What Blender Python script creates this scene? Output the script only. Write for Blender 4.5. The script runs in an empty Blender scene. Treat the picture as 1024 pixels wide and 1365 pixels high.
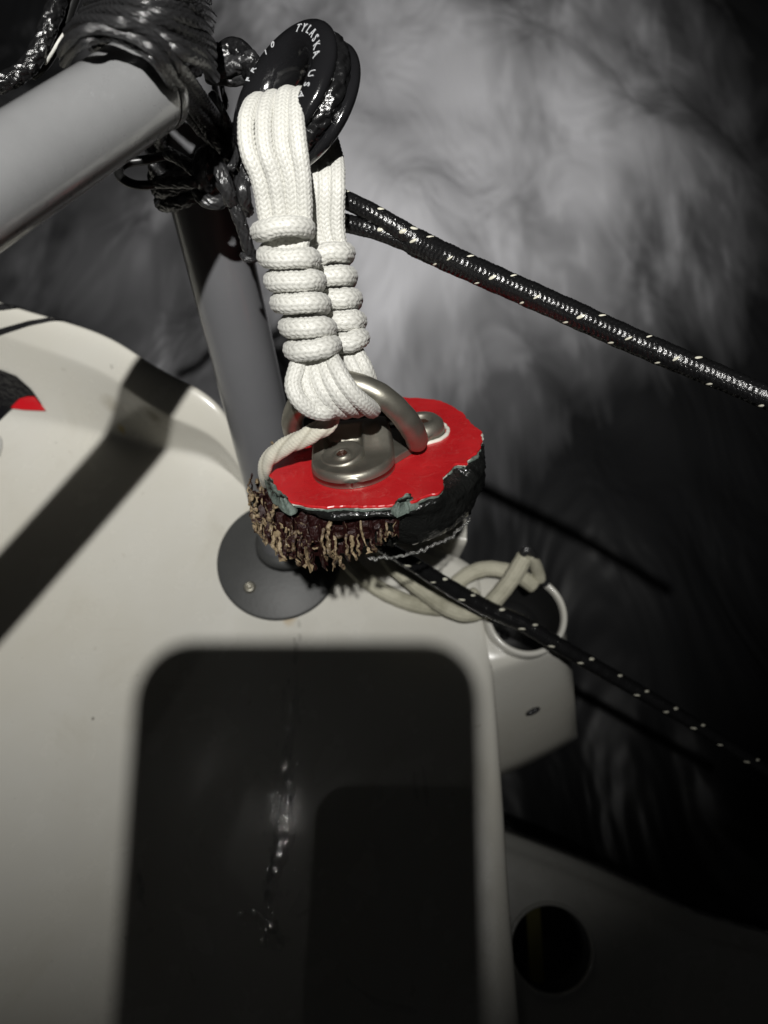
import bpy, math, random
import numpy as np
from mathutils import Vector, Matrix, noise
R = math.radians
rng = np.random.default_rng(7); random.seed(7)
sc = bpy.context.scene
col = sc.collection

# ------------------------------------------------------------------ camera
F = 1100.0                                   # focal length in pixels of the 1024 x 1365 frame
PITCH = R(62)
cam = bpy.data.cameras.new("camera"); cam_o = bpy.data.objects.new("camera", cam); col.objects.link(cam_o)
cam.lens = F / 1365 * 36; cam.sensor_width = 36; cam.clip_start = .01; cam.clip_end = 60
cam_o.location = (0, 0, .57); cam_o.rotation_euler = (math.pi / 2 - PITCH, 0, 0)
sc.camera = cam_o
cam.dof.use_dof = True; cam.dof.focus_distance = .200; cam.dof.aperture_fstop = 15
CM = Matrix.Translation(cam_o.location) @ cam_o.rotation_euler.to_matrix().to_4x4()
CMn = np.array(CM)
def W(c):                                    # (x right, y up, z forward) seen from the phone -> world
    c = np.asarray(c, float); c = c * np.array([1, 1, -1.])
    return c @ CMn[:3, :3].T + CMn[:3, 3]
def Wd(c):
    c = np.asarray(c, float) * np.array([1, 1, -1.]); return c @ CMn[:3, :3].T
def ray(x, y): return np.array([(x - 512) / F, (682.5 - y) / F, 1.0])
def Pc(x, y, d): return ray(x, y) * d
def P(x, y, d): return W(Pc(x, y, d))

# ------------------------------------------------------------------ world, moon, head torch
wd = bpy.data.worlds.new("World"); sc.world = wd; wd.use_nodes = True
wn = wd.node_tree
sky = wn.nodes.new('ShaderNodeTexSky'); sky.sky_type = 'NISHITA'; sky.sun_disc = False
sky.sun_elevation = R(-4.0); sky.sun_rotation = R(200)
hsv = wn.nodes.new('ShaderNodeHueSaturation'); hsv.inputs['Saturation'].default_value = .15
wn.links.new(sky.outputs[0], hsv.inputs['Color'])
wn.links.new(hsv.outputs[0], wn.nodes['Background'].inputs[0]); wn.nodes['Background'].inputs[1].default_value = .15
def look(o, d): o.rotation_euler = Vector(d).to_track_quat('-Z', 'Y').to_euler()
sun = bpy.data.lights.new("moonlight", 'SUN'); sun.energy = .0085; sun.angle = R(.5); sun.color = (1, .97, .92)
so = bpy.data.objects.new("moonlight", sun); col.objects.link(so)
so.location = (0, 0, 3); look(so, Wd((.108, -.330, .92)))
L_CAM = (-.008, .102, -.50)
torch = bpy.data.lights.new("head_torch", 'SPOT'); torch.energy = 37; torch.shadow_soft_size = .0066
torch.spot_size = R(74.5); torch.spot_blend = 1.0; torch.color = (1.0, .985, .95)
to = bpy.data.objects.new("head_torch", torch); col.objects.link(to)
to.location = W(L_CAM); look(to, Wd((-.14, math.tan(R(15)), 1)))
sc.view_settings.view_transform = 'Standard'; sc.view_settings.look = 'None'
sc.view_settings.exposure = 0; sc.view_settings.gamma = 1
sc.cycles.max_bounces = 8; sc.cycles.use_denoising = True
sc.cycles.sample_clamp_indirect = 4

# ------------------------------------------------------------------ materials
class N:
    def __init__(s, name):
        s.m = bpy.data.materials.new(name); s.m.use_nodes = True; s.t = s.m.node_tree
        s.b = s.t.nodes['Principled BSDF']
    def n(s, ty, ins=None, **kw):
        nd = s.t.nodes.new(ty)
        for k, v in kw.items(): setattr(nd, k, v)
        for k, v in (ins or {}).items():
            if isinstance(v, bpy.types.NodeSocket): s.t.links.new(v, nd.inputs[k])
            else: nd.inputs[k].default_value = v
        return nd
    def coord(s, which='Object'): return s.n('ShaderNodeTexCoord').outputs[which]
    def noise(s, scale, detail=4, rough=.55, vec=None, dist=0.0, out=0):
        return s.n('ShaderNodeTexNoise', {'Scale': scale, 'Detail': detail, 'Roughness': rough, 'Distortion': dist,
                   'Vector': vec if vec is not None else s.coord()}).outputs[out]
    def ramp(s, fac, stops, interp='LINEAR'):
        r = s.n('ShaderNodeValToRGB', {0: fac}); e = r.color_ramp.elements; r.color_ramp.interpolation = interp
        while len(e) < len(stops): e.new(.5)
        for i, (p, c) in enumerate(stops):
            e[i].position = p; e[i].color = (c, c, c, 1) if isinstance(c, (int, float)) else (*c, 1)
        return r.outputs[0]
    def mix(s, f, a, b):
        m = s.n('ShaderNodeMix', data_type='RGBA')
        for k, v in ((0, f), (6, a), (7, b)):
            if isinstance(v, bpy.types.NodeSocket): s.t.links.new(v, m.inputs[k])
            elif k and not isinstance(v, (int, float)): m.inputs[k].default_value = (*v, 1)
            elif k: m.inputs[k].default_value = (v, v, v, 1)
            else: m.inputs[k].default_value = v
        return m.outputs[2]
    def math(s, op, a, b=0.0, c=0.0):
        return s.n('ShaderNodeMath', {0: a, 1: b, 2: c}, operation=op).outputs[0]
    def set(s, **kw):
        mp = dict(base='Base Color', rough='Roughness', metal='Metallic', spec='Specular IOR Level', coat='Coat Weight',
                  coatr='Coat Roughness', trans='Transmission Weight', ior='IOR', normal='Normal', sss='Subsurface Weight', alpha='Alpha',
                  sheen='Sheen Weight', aniso='Anisotropic')
        for k, v in kw.items():
            i = s.b.inputs[mp[k]]
            if isinstance(v, bpy.types.NodeSocket): s.t.links.new(v, i)
            elif k == 'base': i.default_value = (*v, 1)
            else: i.default_value = v
        return s
    def bump(s, h, dist=.0005, strength=1.0, normal=None):
        ins = {'Height': h, 'Distance': dist, 'Strength': strength}
        if normal is not None: ins['Normal'] = normal
        o = s.n('ShaderNodeBump', ins).outputs[0]
        s.set(normal=o); s.t.links.new(o, s.b.inputs['Coat Normal']); return o

def mat_gelcoat(name, colr, dirt=.5, spots=()):
    g = N(name)
    n1 = g.noise(9, 6, .6); n2 = g.noise(160, 3, .6); n3 = g.noise(34, 5, .7, dist=.6)
    c = g.mix(g.ramp(n1, [(.35, 0), (.7, 1)]), colr, tuple(x * .93 * y for x, y in zip(colr, (1, .98, .93))))
    c = g.mix(g.math('MULTIPLY', g.ramp(n3, [(.58, 0), (.78, 1)]), .22 * dirt), c, (.38, .35, .27))
    c = g.mix(g.math('MULTIPLY', g.ramp(n2, [(.70, 0), (.76, 1)]), .30 * dirt), c, (.25, .22, .17))
    geo = g.n('ShaderNodeNewGeometry').outputs['Position']
    for (pos, rad, sc_, colo, amt) in spots:
        d = g.n('ShaderNodeVectorMath', {0: geo, 1: tuple(pos)}, operation='SUBTRACT').outputs[0]
        d = g.n('ShaderNodeVectorMath', {0: d, 1: sc_}, operation='MULTIPLY').outputs[0]
        ln = g.n('ShaderNodeVectorMath', {0: d}, operation='LENGTH').outputs['Value']
        wob = g.math('MULTIPLY_ADD', g.noise(330, 5, .75), rad * 1.1, ln)
        f = g.ramp(g.math('DIVIDE', wob, rad * 2.2), [(.35, 1), (.72, 0)])
        f = g.math('MULTIPLY', f, amt)
        c = g.mix(f, c, colo)
    g.set(base=c, rough=g.ramp(g.noise(60, 4), [(.3, .16), (.75, .34)]), spec=.5, coat=.25, coatr=.06)
    sv = g.n('ShaderNodeMapping', {'Vector': g.coord(), 'Rotation': (0, 0, R(23)), 'Scale': (40, 700, 40)}).outputs[0]
    scr = g.ramp(g.noise(1.0, 3, .6, sv), [(.66, 0), (.70, 1)]); msk = g.ramp(g.noise(14, 3), [(.5, 0), (.62, 1)])
    c = g.mix(g.math('MULTIPLY', g.math('MULTIPLY', scr, msk), .16), c, (.40, .37, .30)); g.set(base=c)
    av = g.n('ShaderNodeMapping', {'Vector': g.coord(), 'Scale': (150, 150, 150)}).outputs[0]
    ripple = g.noise(1.0, 2, .5, av)
    hb = g.math('ADD', g.math('MULTIPLY_ADD', ripple, .05, g.math('MULTIPLY', g.noise(22, 2), .8)), g.math('MULTIPLY_ADD', g.noise(900, 2), .05, g.math('MULTIPLY', g.noise(75, 3), .12)))
    g.bump(hb, .0006, .6)
    return g

def mat_simple(name, c, rough=.4, metal=0, spec=.5, bumpscale=None, bd=.0002, var=.15, vs=80, **kw):
    g = N(name)
    nn = g.noise(vs, 5, .6)
    cc = g.mix(g.ramp(nn, [(.3, 0), (.7, 1)]), tuple(x * (1 - var) for x in c), tuple(min(1, x * (1 + var)) for x in c))
    g.set(base=cc, rough=rough, metal=metal, spec=spec, **kw)
    if bumpscale: g.bump(g.noise(bumpscale, 4, .65), bd, .8)
    return g

def mat_cord(name, c, dark, rough, spec=.5, sheen=0., vs=120, sss=0, dirt=None, coat=0):
    """fibre bundles: fine lengthwise filaments along the cord, from its own uv"""
    g = N(name)
    uv = g.n('ShaderNodeUVMap', uv_map='uv').outputs[0]
    sx = g.n('ShaderNodeSeparateXYZ', {0: uv})
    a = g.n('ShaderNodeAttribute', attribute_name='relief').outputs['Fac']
    base = g.mix(g.ramp(a, [(0, 0), (.55, 1)]), dark, c)  # shade between the plaits is put into the colour
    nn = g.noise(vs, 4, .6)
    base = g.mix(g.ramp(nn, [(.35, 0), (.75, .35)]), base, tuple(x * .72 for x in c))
    if dirt: base = g.mix(g.math('MULTIPLY', g.ramp(g.noise(70, 5, .7), [(.45, 0), (.7, 1)]), .7), base, dirt)
    st = g.n('ShaderNodeCombineXYZ', {0: g.math('MULTIPLY', sx.outputs[0], 90.), 1: g.math('MULTIPLY', sx.outputs[1], 2600.)}).outputs[0]
    fil = g.n('ShaderNodeTexNoise', {'Scale': 1., 'Detail': 2., 'Vector': st}).outputs[0]
    g.set(base=base, rough=rough, spec=spec, sheen=sheen, sss=sss, coat=coat, coatr=.15)
    if sss: g.b.inputs['Subsurface Radius'].default_value = (.0012, .0011, .0009)
    g.bump(fil, .00012, .7)
    return g.m

# ------------------------------------------------------------------ object helpers
def tag(o, label=None, cat=None, group=None, kind=None):
    for k, v in (('label', label), ('category', cat), ('group', group), ('kind', kind)):
        if v: o[k] = v
    return o
ORG = {}
def empty(name, loc, label=None, cat=None, group=None):
    o = bpy.data.objects.new(name, None); col.objects.link(o); o.location = loc; o.empty_display_size = .01
    ORG[o.name] = np.array(loc, float)
    return tag(o, label, cat, group)
def mesh(name, v, f, mat, parent=None, smooth=True, uv=None, attr=None, subsurf=0, auto=None):
    v = np.asarray(v, float)
    if parent is not None: org = ORG[parent.name]
    else: org = v.mean(0)
    me = bpy.data.meshes.new(name)
    me.from_pydata((v - org).tolist(), [], [tuple(int(i) for i in q) for q in f]); 
    o = bpy.data.objects.new(name, me); col.objects.link(o)
    if parent is not None: o.parent = parent; ORG[o.name] = org
    else: o.location = org; ORG[o.name] = org
    if parent is not None and parent.type == 'MESH': ORG[o.name] = org
    if uv is not None:
        l = me.uv_layers.new(name='uv'); idx = np.zeros(len(me.loops), int); me.loops.foreach_get('vertex_index', idx)
        l.data.foreach_set('uv', np.asarray(uv)[idx].astype(np.float32).ravel())
    if attr is not None:
        a = me.attributes.new('relief', 'FLOAT', 'POINT'); a.data.foreach_set('value', np.asarray(attr, np.float32))
    me.materials.append(mat.m if isinstance(mat, N) else mat)
    if smooth: me.polygons.foreach_set('use_smooth', [True] * len(me.polygons))
    if subsurf:
        s = o.modifiers.new('sub', 'SUBSURF'); s.levels = s.render_levels = subsurf
    if auto:
        b = o.modifiers.new('bev', 'BEVEL'); b.width = auto; b.segments = 3; b.limit_method = 'ANGLE'; b.angle_limit = R(35)
        w_ = o.modifiers.new('wn', 'WEIGHTED_NORMAL'); w_.keep_sharp = False
    me.update()
    return o
class MB:
    def __init__(s): s.v = []; s.f = []; s.k = 0; s.uv = []; s.at = []
    def add(s, v, f, uv=None, at=None):
        v = np.asarray(v, float); s.v.append(v); s.f += [tuple(i + s.k for i in q) for q in f]; s.k += len(v)
        s.uv.append(np.zeros((len(v), 2)) if uv is None else uv); s.at.append(np.zeros(len(v)) if at is None else at)
    def build(s, name, mat, parent=None, **kw):
        return mesh(name, np.vstack(s.v), s.f, mat, parent, uv=np.vstack(s.uv), attr=np.concatenate(s.at), **kw)
def spline(pts, step):
    """centripetal-ish Catmull-Rom through pts (any columns), resampled at even arc length over the first three columns"""
    p = np.asarray(pts, float); p = np.vstack([2 * p[0] - p[1], p, 2 * p[-1] - p[-2]])
    out = []
    for i in range(1, len(p) - 2):
        t = np.linspace(0, 1, 24, endpoint=False)[:, None]
        a, b, c, d = p[i - 1], p[i], p[i + 1], p[i + 2]
        out.append(.5 * ((2 * b) + (-a + c) * t + (2 * a - 5 * b + 4 * c - d) * t ** 2 + (-a + 3 * b - 3 * c + d) * t ** 3))
    out = np.vstack(out + [p[-2:-1]])
    s = np.concatenate([[0], np.cumsum(np.linalg.norm(np.diff(out[:, :3], axis=0), axis=1))])
    m = max(4, int(s[-1] / step)); q = np.linspace(0, s[-1], m)
    return np.stack([np.interp(q, s, out[:, k]) for k in range(out.shape[1])], 1), q
def frames(c, up0=None):
    t = np.gradient(c, axis=0); t /= np.linalg.norm(t, axis=1)[:, None] + 1e-12
    a = np.array(up0 if up0 is not None else (.3, .2, 1.)); a = a - t[0] * (a @ t[0]); a /= np.linalg.norm(a)
    A = [a]
    for i in range(1, len(c)):
        a = A[-1] - t[i] * (A[-1] @ t[i]); a /= np.linalg.norm(a); A.append(a)
    A = np.array(A); return t, A, np.cross(t, A)
BRAIDS = dict(para=(12, .00112, .16, 4), fine=(14, .0013, .2, 3), dyn=(6, .0028, .32, 7), laid=(6, .0030, .2, 7), bare=(0, 1, 0, 2))
def cord_mesh(pts, r, braid='para', step=.0003, flat=1.0, closed=False, ends=True, fx=None):
    """pts rows: world x, y, z [, radius]. Returns v, f, uv, relief."""
    pts = np.asarray(pts, float)
    if pts.shape[1] == 3: pts = np.hstack([pts, np.full((len(pts), 1), r)])
    c, s = spline(pts, step); rad = c[:, 3]; c = c[:, :3]
    t, A, B = frames(c, fx)
    K, pitch, amp, per = BRAIDS[braid]
    if braid == 'dyn': pitch = 2.1 * float(np.mean(rad))
    nu = max(14, K * (5 if braid in ('dyn', 'laid', 'para') else 3))
    u = np.arange(nu) / nu
    U, S = np.meshgrid(u, s)
    if K:
        if braid in ('dyn',):
            # 12-strand hollow braid: two counter-turning sets of fat strands
            ph = S / pitch
            a = (U * K + ph) % 1.0; b = (U * K - ph) % 1.0
            over = ((np.floor(U * K + ph) + np.floor(U * K - ph)) % 2)
            ha = np.sin(np.pi * a) ** .6; hb = np.sin(np.pi * b) ** .6
            h = np.where(over > .5, ha, hb)
        elif braid == 'laid':
            a = (U * 3 + S / .009) % 1.0; h = np.sin(np.pi * a) ** .6
            h = h * (.85 + .15 * np.sin(2 * np.pi * (S / .0011 - U * 6)))
        else:
            k = U * K; ci = np.floor(k + 1e-9); fr = k - ci
            sgn = np.where(ci % 2 < 1, 1, -1)
            ph = (S / pitch + sgn * (fr - .5) * .75 + (ci % 2) * .0) % 1.0
            h = np.sin(np.pi * ph) ** .55 * (.35 + .65 * np.sin(np.pi * np.clip(fr + .17, 0.04, .96)) ** .5)
        h = np.nan_to_num(h)
    else: h = np.full_like(U, .8)
    wob = 1 + .03 * np.sin(S * 900 + rng.uniform(0, 6)) * np.sin(S * 370)
    rr = rad[:, None] * wob * (1 - amp + amp * h)
    if ends:   # close the ends with a soft taper
        e = np.minimum(s, s[-1] - s) / (rad.mean() * .5); rr *= np.sqrt(np.clip(e * (2 - np.clip(e, 0, 1)), 0.0005, 1))[:, None]
    ang = 2 * np.pi * U
    v = c[:, None] + (A[:, None] * np.cos(ang)[..., None] * flat + B[:, None] * np.sin(ang)[..., None]) * rr[..., None]
    m = len(s); idx = np.arange(m * nu).reshape(m, nu); j = np.roll(idx, -1, 1)
    f = np.stack([idx[:-1], j[:-1], j[1:], idx[1:]], -1).reshape(-1, 4)
    fl = f.tolist()
    uv = np.stack([U, S], -1).reshape(-1, 2)
    return v.reshape(-1, 3), fl, uv, h.ravel()
def cord(name, pts, r, mat, parent=None, braid='para', **kw):
    v, f, uv, h = cord_mesh(pts, r, braid, **kw)
    return mesh(name, v, f, mat, parent, uv=uv, attr=h)
def PX(rows, rpx=None):
    """rows (px, py, depth[, radius px]) -> world rows with radius"""
    o = []
    for q in rows:
        w = P(*q[:3]); rp = q[3] if len(q) > 3 else rpx
        o.append([*w, rp * q[2] / F])
    return np.array(o)
def lathe(prof, C, ax, e1, n=64, closed=True):
    ax = np.asarray(ax) / np.linalg.norm(ax); e1 = e1 - ax * (e1 @ ax); e1 /= np.linalg.norm(e1); e2 = np.cross(ax, e1)
    v = []; m = len(prof)
    for i in range(n):
        a = 2 * math.pi * i / n; d = e1 * math.cos(a) + e2 * math.sin(a)
        for r, z in prof: v.append(C + d * r + ax * z)
    f = []
    for i in range(n):
        k = (i + 1) % n
        for j in range(m if closed else m - 1):
            l = (j + 1) % m
            f.append((i * m + j, k * m + j, k * m + l, i * m + l))
    return np.array(v), f
def box(c, ex, ey, ez, sx, sy, sz):
    v = [c + ex * sx * a + ey * sy * b + ez * sz * d for a in (-.5, .5) for b in (-.5, .5) for d in (-.5, .5)]
    f = [(0, 1, 3, 2), (4, 6, 7, 5), (0, 4, 5, 1), (2, 3, 7, 6), (0, 2, 6, 4), (1, 5, 7, 3)]
    return np.array(v), f

# ------------------------------------------------------------------ deck plane
nC = np.array([0, -.342, .94]); nC /= np.linalg.norm(nC)
cC = nC @ Pc(372, 747, .325)
def Dk(x, y, h=0):
    r = ray(x, y); return W(r * ((cC - h) / (nC @ r)))
nW = Wd(-nC)                                  # deck normal in the world, towards the viewer
eR = Wd((1, 0, 0)); eV = np.cross(nW, eR)     # right and away, in the deck
MM = .001

# =================================================================== WATER
def build_water():
    xs = np.concatenate([np.linspace(-6, -1.2, 30, endpoint=False), np.linspace(-1.2, 1.6, 260), np.linspace(1.63, 6, 28)])
    ys = np.concatenate([np.linspace(-2.0, -.3, 25, endpoint=False), np.linspace(-.3, 2.2, 260), np.linspace(2.23, 9, 36)])
    X, Y = np.meshgrid(xs, ys)
    Z = np.zeros_like(X)
    for i in range(X.shape[0]):
        for j in range(X.shape[1]):
            x, y = X[i, j], Y[i, j]
            Z[i, j] = .05 * noise.noise(Vector((x * 1.6, y * 1.1, 3))) + .046 * noise.noise(Vector((x * 6 + y * 1.5, y * 3.5, 9))) \
                + .009 * noise.noise(Vector((x * 22 + y * 4, y * 12, 1)))
    v = np.stack([X, Y, Z - .02], -1).reshape(-1, 3)
    m, n = X.shape; idx = np.arange(m * n).reshape(m, n)
    f = np.stack([idx[:-1, :-1], idx[:-1, 1:], idx[1:, 1:], idx[1:, :-1]], -1).reshape(-1, 4)
    g = N('night_water')
    co = g.coord('Object')
    mp = g.n('ShaderNodeMapping', {'Vector': co, 'Rotation': (0, 0, R(-14)), 'Scale': (1.15, .50, 1)}).outputs[0]
    big = g.noise(3.0, 3, .55, mp, .8)
    mid = g.noise(10, 3, .6, mp, .7)
    mp2 = g.n('ShaderNodeMapping', {'Vector': co, 'Rotation': (0, 0, R(-16)), 'Scale': (2.2, .50, 1)}).outputs[0]
    fine = g.ramp(g.noise(13, 3, .6, mp2, .3), [(.5, 0), (.78, 1)])
    a = g.math('ADD', g.math('MULTIPLY', big, .62), g.math('MULTIPLY', mid, .30))
    a = g.math('ADD', a, g.math('MULTIPLY', fine, .09))
    # the boat's wake: the torch's bright pool and its fall-off are painted into the foam
    geo = g.n('ShaderNodeNewGeometry').outputs['Position']
    sx = g.n('ShaderNodeSeparateXYZ', {0: geo})
    dd = g.n('ShaderNodeVectorMath', {0: geo, 1: (.0, .80, 0)}, operation='SUBTRACT').outputs[0]
    dd = g.n('ShaderNodeVectorMath', {0: dd, 1: (1.9, 1.15, 0)}, operation='MULTIPLY').outputs[0]
    ln = g.n('ShaderNodeVectorMath', {0: dd}, operation='LENGTH').outputs['Value']
    wake_pool = g.ramp(ln, [(0, 1), (.30, .74), (.65, .46), (1.0, .22)])
    a2 = g.math('ADD', a, g.math('MULTIPLY_ADD', wake_pool, .80, -.43))
    yy = g.math('MULTIPLY_ADD', sx.outputs[0], -.45, sx.outputs[1])
    near = g.n('ShaderNodeMapRange', {0: yy, 1: .05, 2: .40, 3: -.27, 4: 0.0}).outputs[0]
    a2 = g.math('ADD', a2, near)
    foam = g.ramp(a2, [(.30, .02), (.45, .17), (.56, .50), (.67, 1)])
    c = g.mix(foam, (.004, .0045, .005), (.86, .86, .90))
    g.set(base=c, rough=g.ramp(foam, [(0, .38), (.4, .7)]), spec=.3)
    g.bump(mid, .03, .5)
    o = mesh('water', v, f.tolist(), g, None)
    return tag(o, 'dark night sea with blurred streaks of grey foam beyond the boat', None, None, 'structure')
build_water()

# =================================================================== BOAT HULL
gel = (.585, .575, .53)
M_hull = None
M_tmp = bpy.data.materials.new('white_gelcoat_base')
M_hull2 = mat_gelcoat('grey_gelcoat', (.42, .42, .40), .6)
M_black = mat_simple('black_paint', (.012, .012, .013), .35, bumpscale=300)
hull = empty('boat_hull', Dk(350, 1000), 'white fibreglass boat hull seen from above, crossed by two dark shadows', 'boat hull')
NC = 40
def rowpts(row):
    """row = list of (px, py, height above deck): resampled to NC columns along the picture's width"""
    w = np.array([Dk(*q) for q in row])
    s = np.concatenate([[0], np.cumsum(np.linalg.norm(np.diff(w, axis=0), axis=1))])
    dense, q = spline(w, s[-1] / 400)
    idx = np.linspace(0, len(dense) - 1, NC).astype(int)
    return dense[idx]
XT = (-420, -200, 0, 95, 150, 205, 250, 285, 315, 345, 400, 470, 540, 590, 622)
yr = (250, 330, 402, 430, 451, 487, 510, 530, 575, 628, 660, 674, 682, 684, 692)
hr = (.048, .046, .044, .043, .042, .040, .038, .036, .028, .017, .006, .003, .001, .0, -.001)
yc = (300, 375, 447, 480, 505, 545, 568, 582, 618, 655, 676, 688, 695, 698, 708)      # crease under the rim
hc = (.037, .036, .035, .034, .033, .031, .029, .027, .019, .010, .003, .001, .0, 0, -.001)
yf = (420, 488, 552, 570, 584, 600, 606, 614, 642, 672, 692, 704, 712, 716, 726)      # foot of the rim
xe = {0: 622, 1: 623, 2: 628}
def R_(ys, hs, dx=0): return [(x + (dx if i > 12 else 0), y, h) for i, (x, y, h) in enumerate(zip(XT, ys, hs))]
rows = []
out = Wd((0, .5, .1))
r0 = R_(yr, hr)
top = rowpts(r0)
outer = Wd((0, 1, 0))
rows.append(top - nW * .30 + eV * .05)
rows.append(top - nW * .060 + eV * .012)
rows.append(top - nW * .012 + eV * .0035)
rows.append(top - nW * .003 + eV * .0012)
rows.append(top)
rows.append(rowpts(R_([a * .6 + b * .4 for a, b in zip(yr, yc)], [a * .68 + b * .32 for a, b in zip(hr, hc)])))
rows.append(rowpts(R_([a + 4 for a in [y - 6 for y in yc]], [h + .0004 for h in hc])))
rows.append(rowpts(R_(yc, hc)))
rows.append(rowpts(R_([a * .5 + b * .5 for a, b in zip(yc, yf)], [h * .50 for h in hc])))
rows.append(rowpts(R_([b - 8 for b in yf], [max(0, h * .14) for h in hc])))
rows.append(rowpts(R_([b + 4 for b in yf], [max(0, h * .04) for h in hc])))
edge = [(745, 632), (775, 643), (815, 650), (860, 655), (905, 659), (960, 664), (1020, 668), (1100, 673), (1180, 678), (1260, 684), (1330, 690), (1400, 696), (1560, 708), (1800, 720)]
for k, (y, xr) in enumerate(edge):
    f0 = 1 - min(1, k / 3.)
    xs = np.concatenate([np.linspace(-420, xr - 22, NC - 8), [xr - 14, xr - 9, xr - 5, xr - 2, xr]])
    ys_off = [y + f0 * 0.55 * ((np.interp(x, XT, yf)) - 726) for x in xs]
    hh = [0] * (NC - 8) + [-.0002, -.0007, -.0014, -.0024, -.0040]
    w = [Dk(x, yy, h) for x, yy, h in zip(xs, ys_off, hh)]
    e = w[-1]
    w += [e - nW * .008 + eR * .0004, e - nW * .05 + eR * .001, e - nW * .30 - eR * .03]
    rows.append(np.array(w))
V = np.vstack(rows); m = len(rows)
idx = np.arange(m * NC).reshape(m, NC)
Fq = np.stack([idx[:-1, :-1], idx[1:, :-1], idx[1:, 1:], idx[:-1, 1:]], -1).reshape(-1, 4).tolist()
deck = mesh('deck_shell', V, Fq, M_tmp, hull, subsurf=2)

from mathutils.bvhtree import BVHTree
def evaluated(o):
    dg = bpy.context.evaluated_depsgraph_get(); me = bpy.data.meshes.new_from_object(o.evaluated_get(dg))
    o.modifiers.clear(); o.data = me; return me
import bmesh
def punch(o, c, ax, rad):
    """cut a round opening through a finished surface and draw its edge onto the circle"""
    evaluated(o); bm = bmesh.new(); bm.from_mesh(o.data)
    c = Vector(c - ORG[o.name]); ax = Vector(ax).normalized()
    def radial(v):
        d = v.co - c; return d - ax * d.dot(ax)
    kill = [f for f in bm.faces if all(radial(v).length < rad and abs((v.co - c).dot(ax)) < .03 for v in f.verts)]
    bmesh.ops.delete(bm, geom=kill, context='FACES')
    for v in bm.verts:
        d = radial(v)
        if d.length < rad and abs((v.co - c).dot(ax)) < .03: v.co += d.normalized() * (rad - d.length)
    bm.to_mesh(o.data); bm.free()
evaluated(deck)
deck_bvh = BVHTree.FromPolygons([v.co + Vector(ORG['boat_hull']) for v in deck.data.vertices], [tuple(p.vertices) for p in deck.data.polygons])
CAMW = Vector(cam_o.location)
def on_deck(x, y, lift=0.0):
    d = Vector(Wd(ray(x, y))).normalized(); h = deck_bvh.ray_cast(CAMW, d)
    if h[0] is None: return Dk(x, y, lift), nW
    nn = h[1] if h[1].dot(d) < 0 else -h[1]
    return np.array(h[0] + nn * lift), np.array(nn)
M_hull = mat_gelcoat('white_gelcoat', gel, 1.0, spots=[
    (on_deck(150, 540)[0], .0062, (1, .8, 1), (.30, .27, .20), .55),
    (on_deck(205, 556)[0], .0040, (1, 1, 1), (.20, .17, .12), .6),
    (on_deck(162, 572)[0], .0035, (1.6, 1, 1), (.50, .38, .10), .7),
    (on_deck(355, 690)[0], .009, (1, .6, 1), (.50, .42, .22), .35),
    (on_deck(385, 822)[0], .004, (1, 1, 1), (.42, .28, .10), .6),
    (on_deck(124, 958)[0], .0008, (1, 1, 1), (.12, .11, .09), .9)])
deck.data.materials[0] = M_hull.m
bpy.data.materials.remove(M_tmp)
def patch(name, top_, bot_, mat, parent, lift=.0003, n=26, K=5):
    """a painted or inlaid patch lying on the hull between two edges given in the picture"""
    def rs(l):
        l = np.array(l, float); s = np.concatenate([[0], np.cumsum(np.linalg.norm(np.diff(l, axis=0), axis=1))]); q = np.linspace(0, s[-1], n)
        return np.stack([np.interp(q, s, l[:, k]) for k in (0, 1)], 1)
    a, b = rs(top_), rs(bot_); vv = []
    for k in range(K):
        for p in a * (1 - k / (K - 1)) + b * k / (K - 1): vv.append(on_deck(p[0], p[1], lift)[0])
    ii = np.arange(K * n).reshape(K, n)
    ff = np.stack([ii[:-1, :-1], ii[1:, :-1], ii[1:, 1:], ii[:-1, 1:]], -1).reshape(-1, 4).tolist()
    return mesh(name, vv, ff, mat, parent)
M_gloss = mat_simple('wet_black', (.008, .008, .009), .12, bumpscale=260, bd=.0008, coat=.5)
M_red = mat_simple('red_gelcoat', (.62, .012, .02), .16, bumpscale=120, bd=.0003, var=.06, vs=60, coat=1.0, coatr=.09)
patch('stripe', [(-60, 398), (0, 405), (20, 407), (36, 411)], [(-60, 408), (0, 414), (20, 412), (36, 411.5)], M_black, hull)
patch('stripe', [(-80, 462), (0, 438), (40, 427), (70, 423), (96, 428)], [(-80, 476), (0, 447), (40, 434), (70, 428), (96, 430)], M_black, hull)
hole = patch('hand_hole', [(-70, 488), (0, 491), (23, 500), (43, 518), (56, 537)], [(-70, 570), (0, 562), (9, 552), (18, 543), (56, 538)], M_gloss, hull, .0006, 30, 7)
tag(hole, 'wet black oval opening in the rim, at the left edge')
rp = patch('red_inlay', [(17, 541), (28, 530), (38, 527), (48, 527), (56, 537), (62, 545)], [(18, 543), (34, 545), (62, 546)], M_red, hull, .0010, 20, 5)
tag(rp, 'small red wedge beside the black opening')
patch('dark_fitting', [(-60, 575), (0, 580), (4, 588)], [(-60, 612), (0, 612), (4, 596)], M_hull2, hull, .0008, 12, 4)

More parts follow.
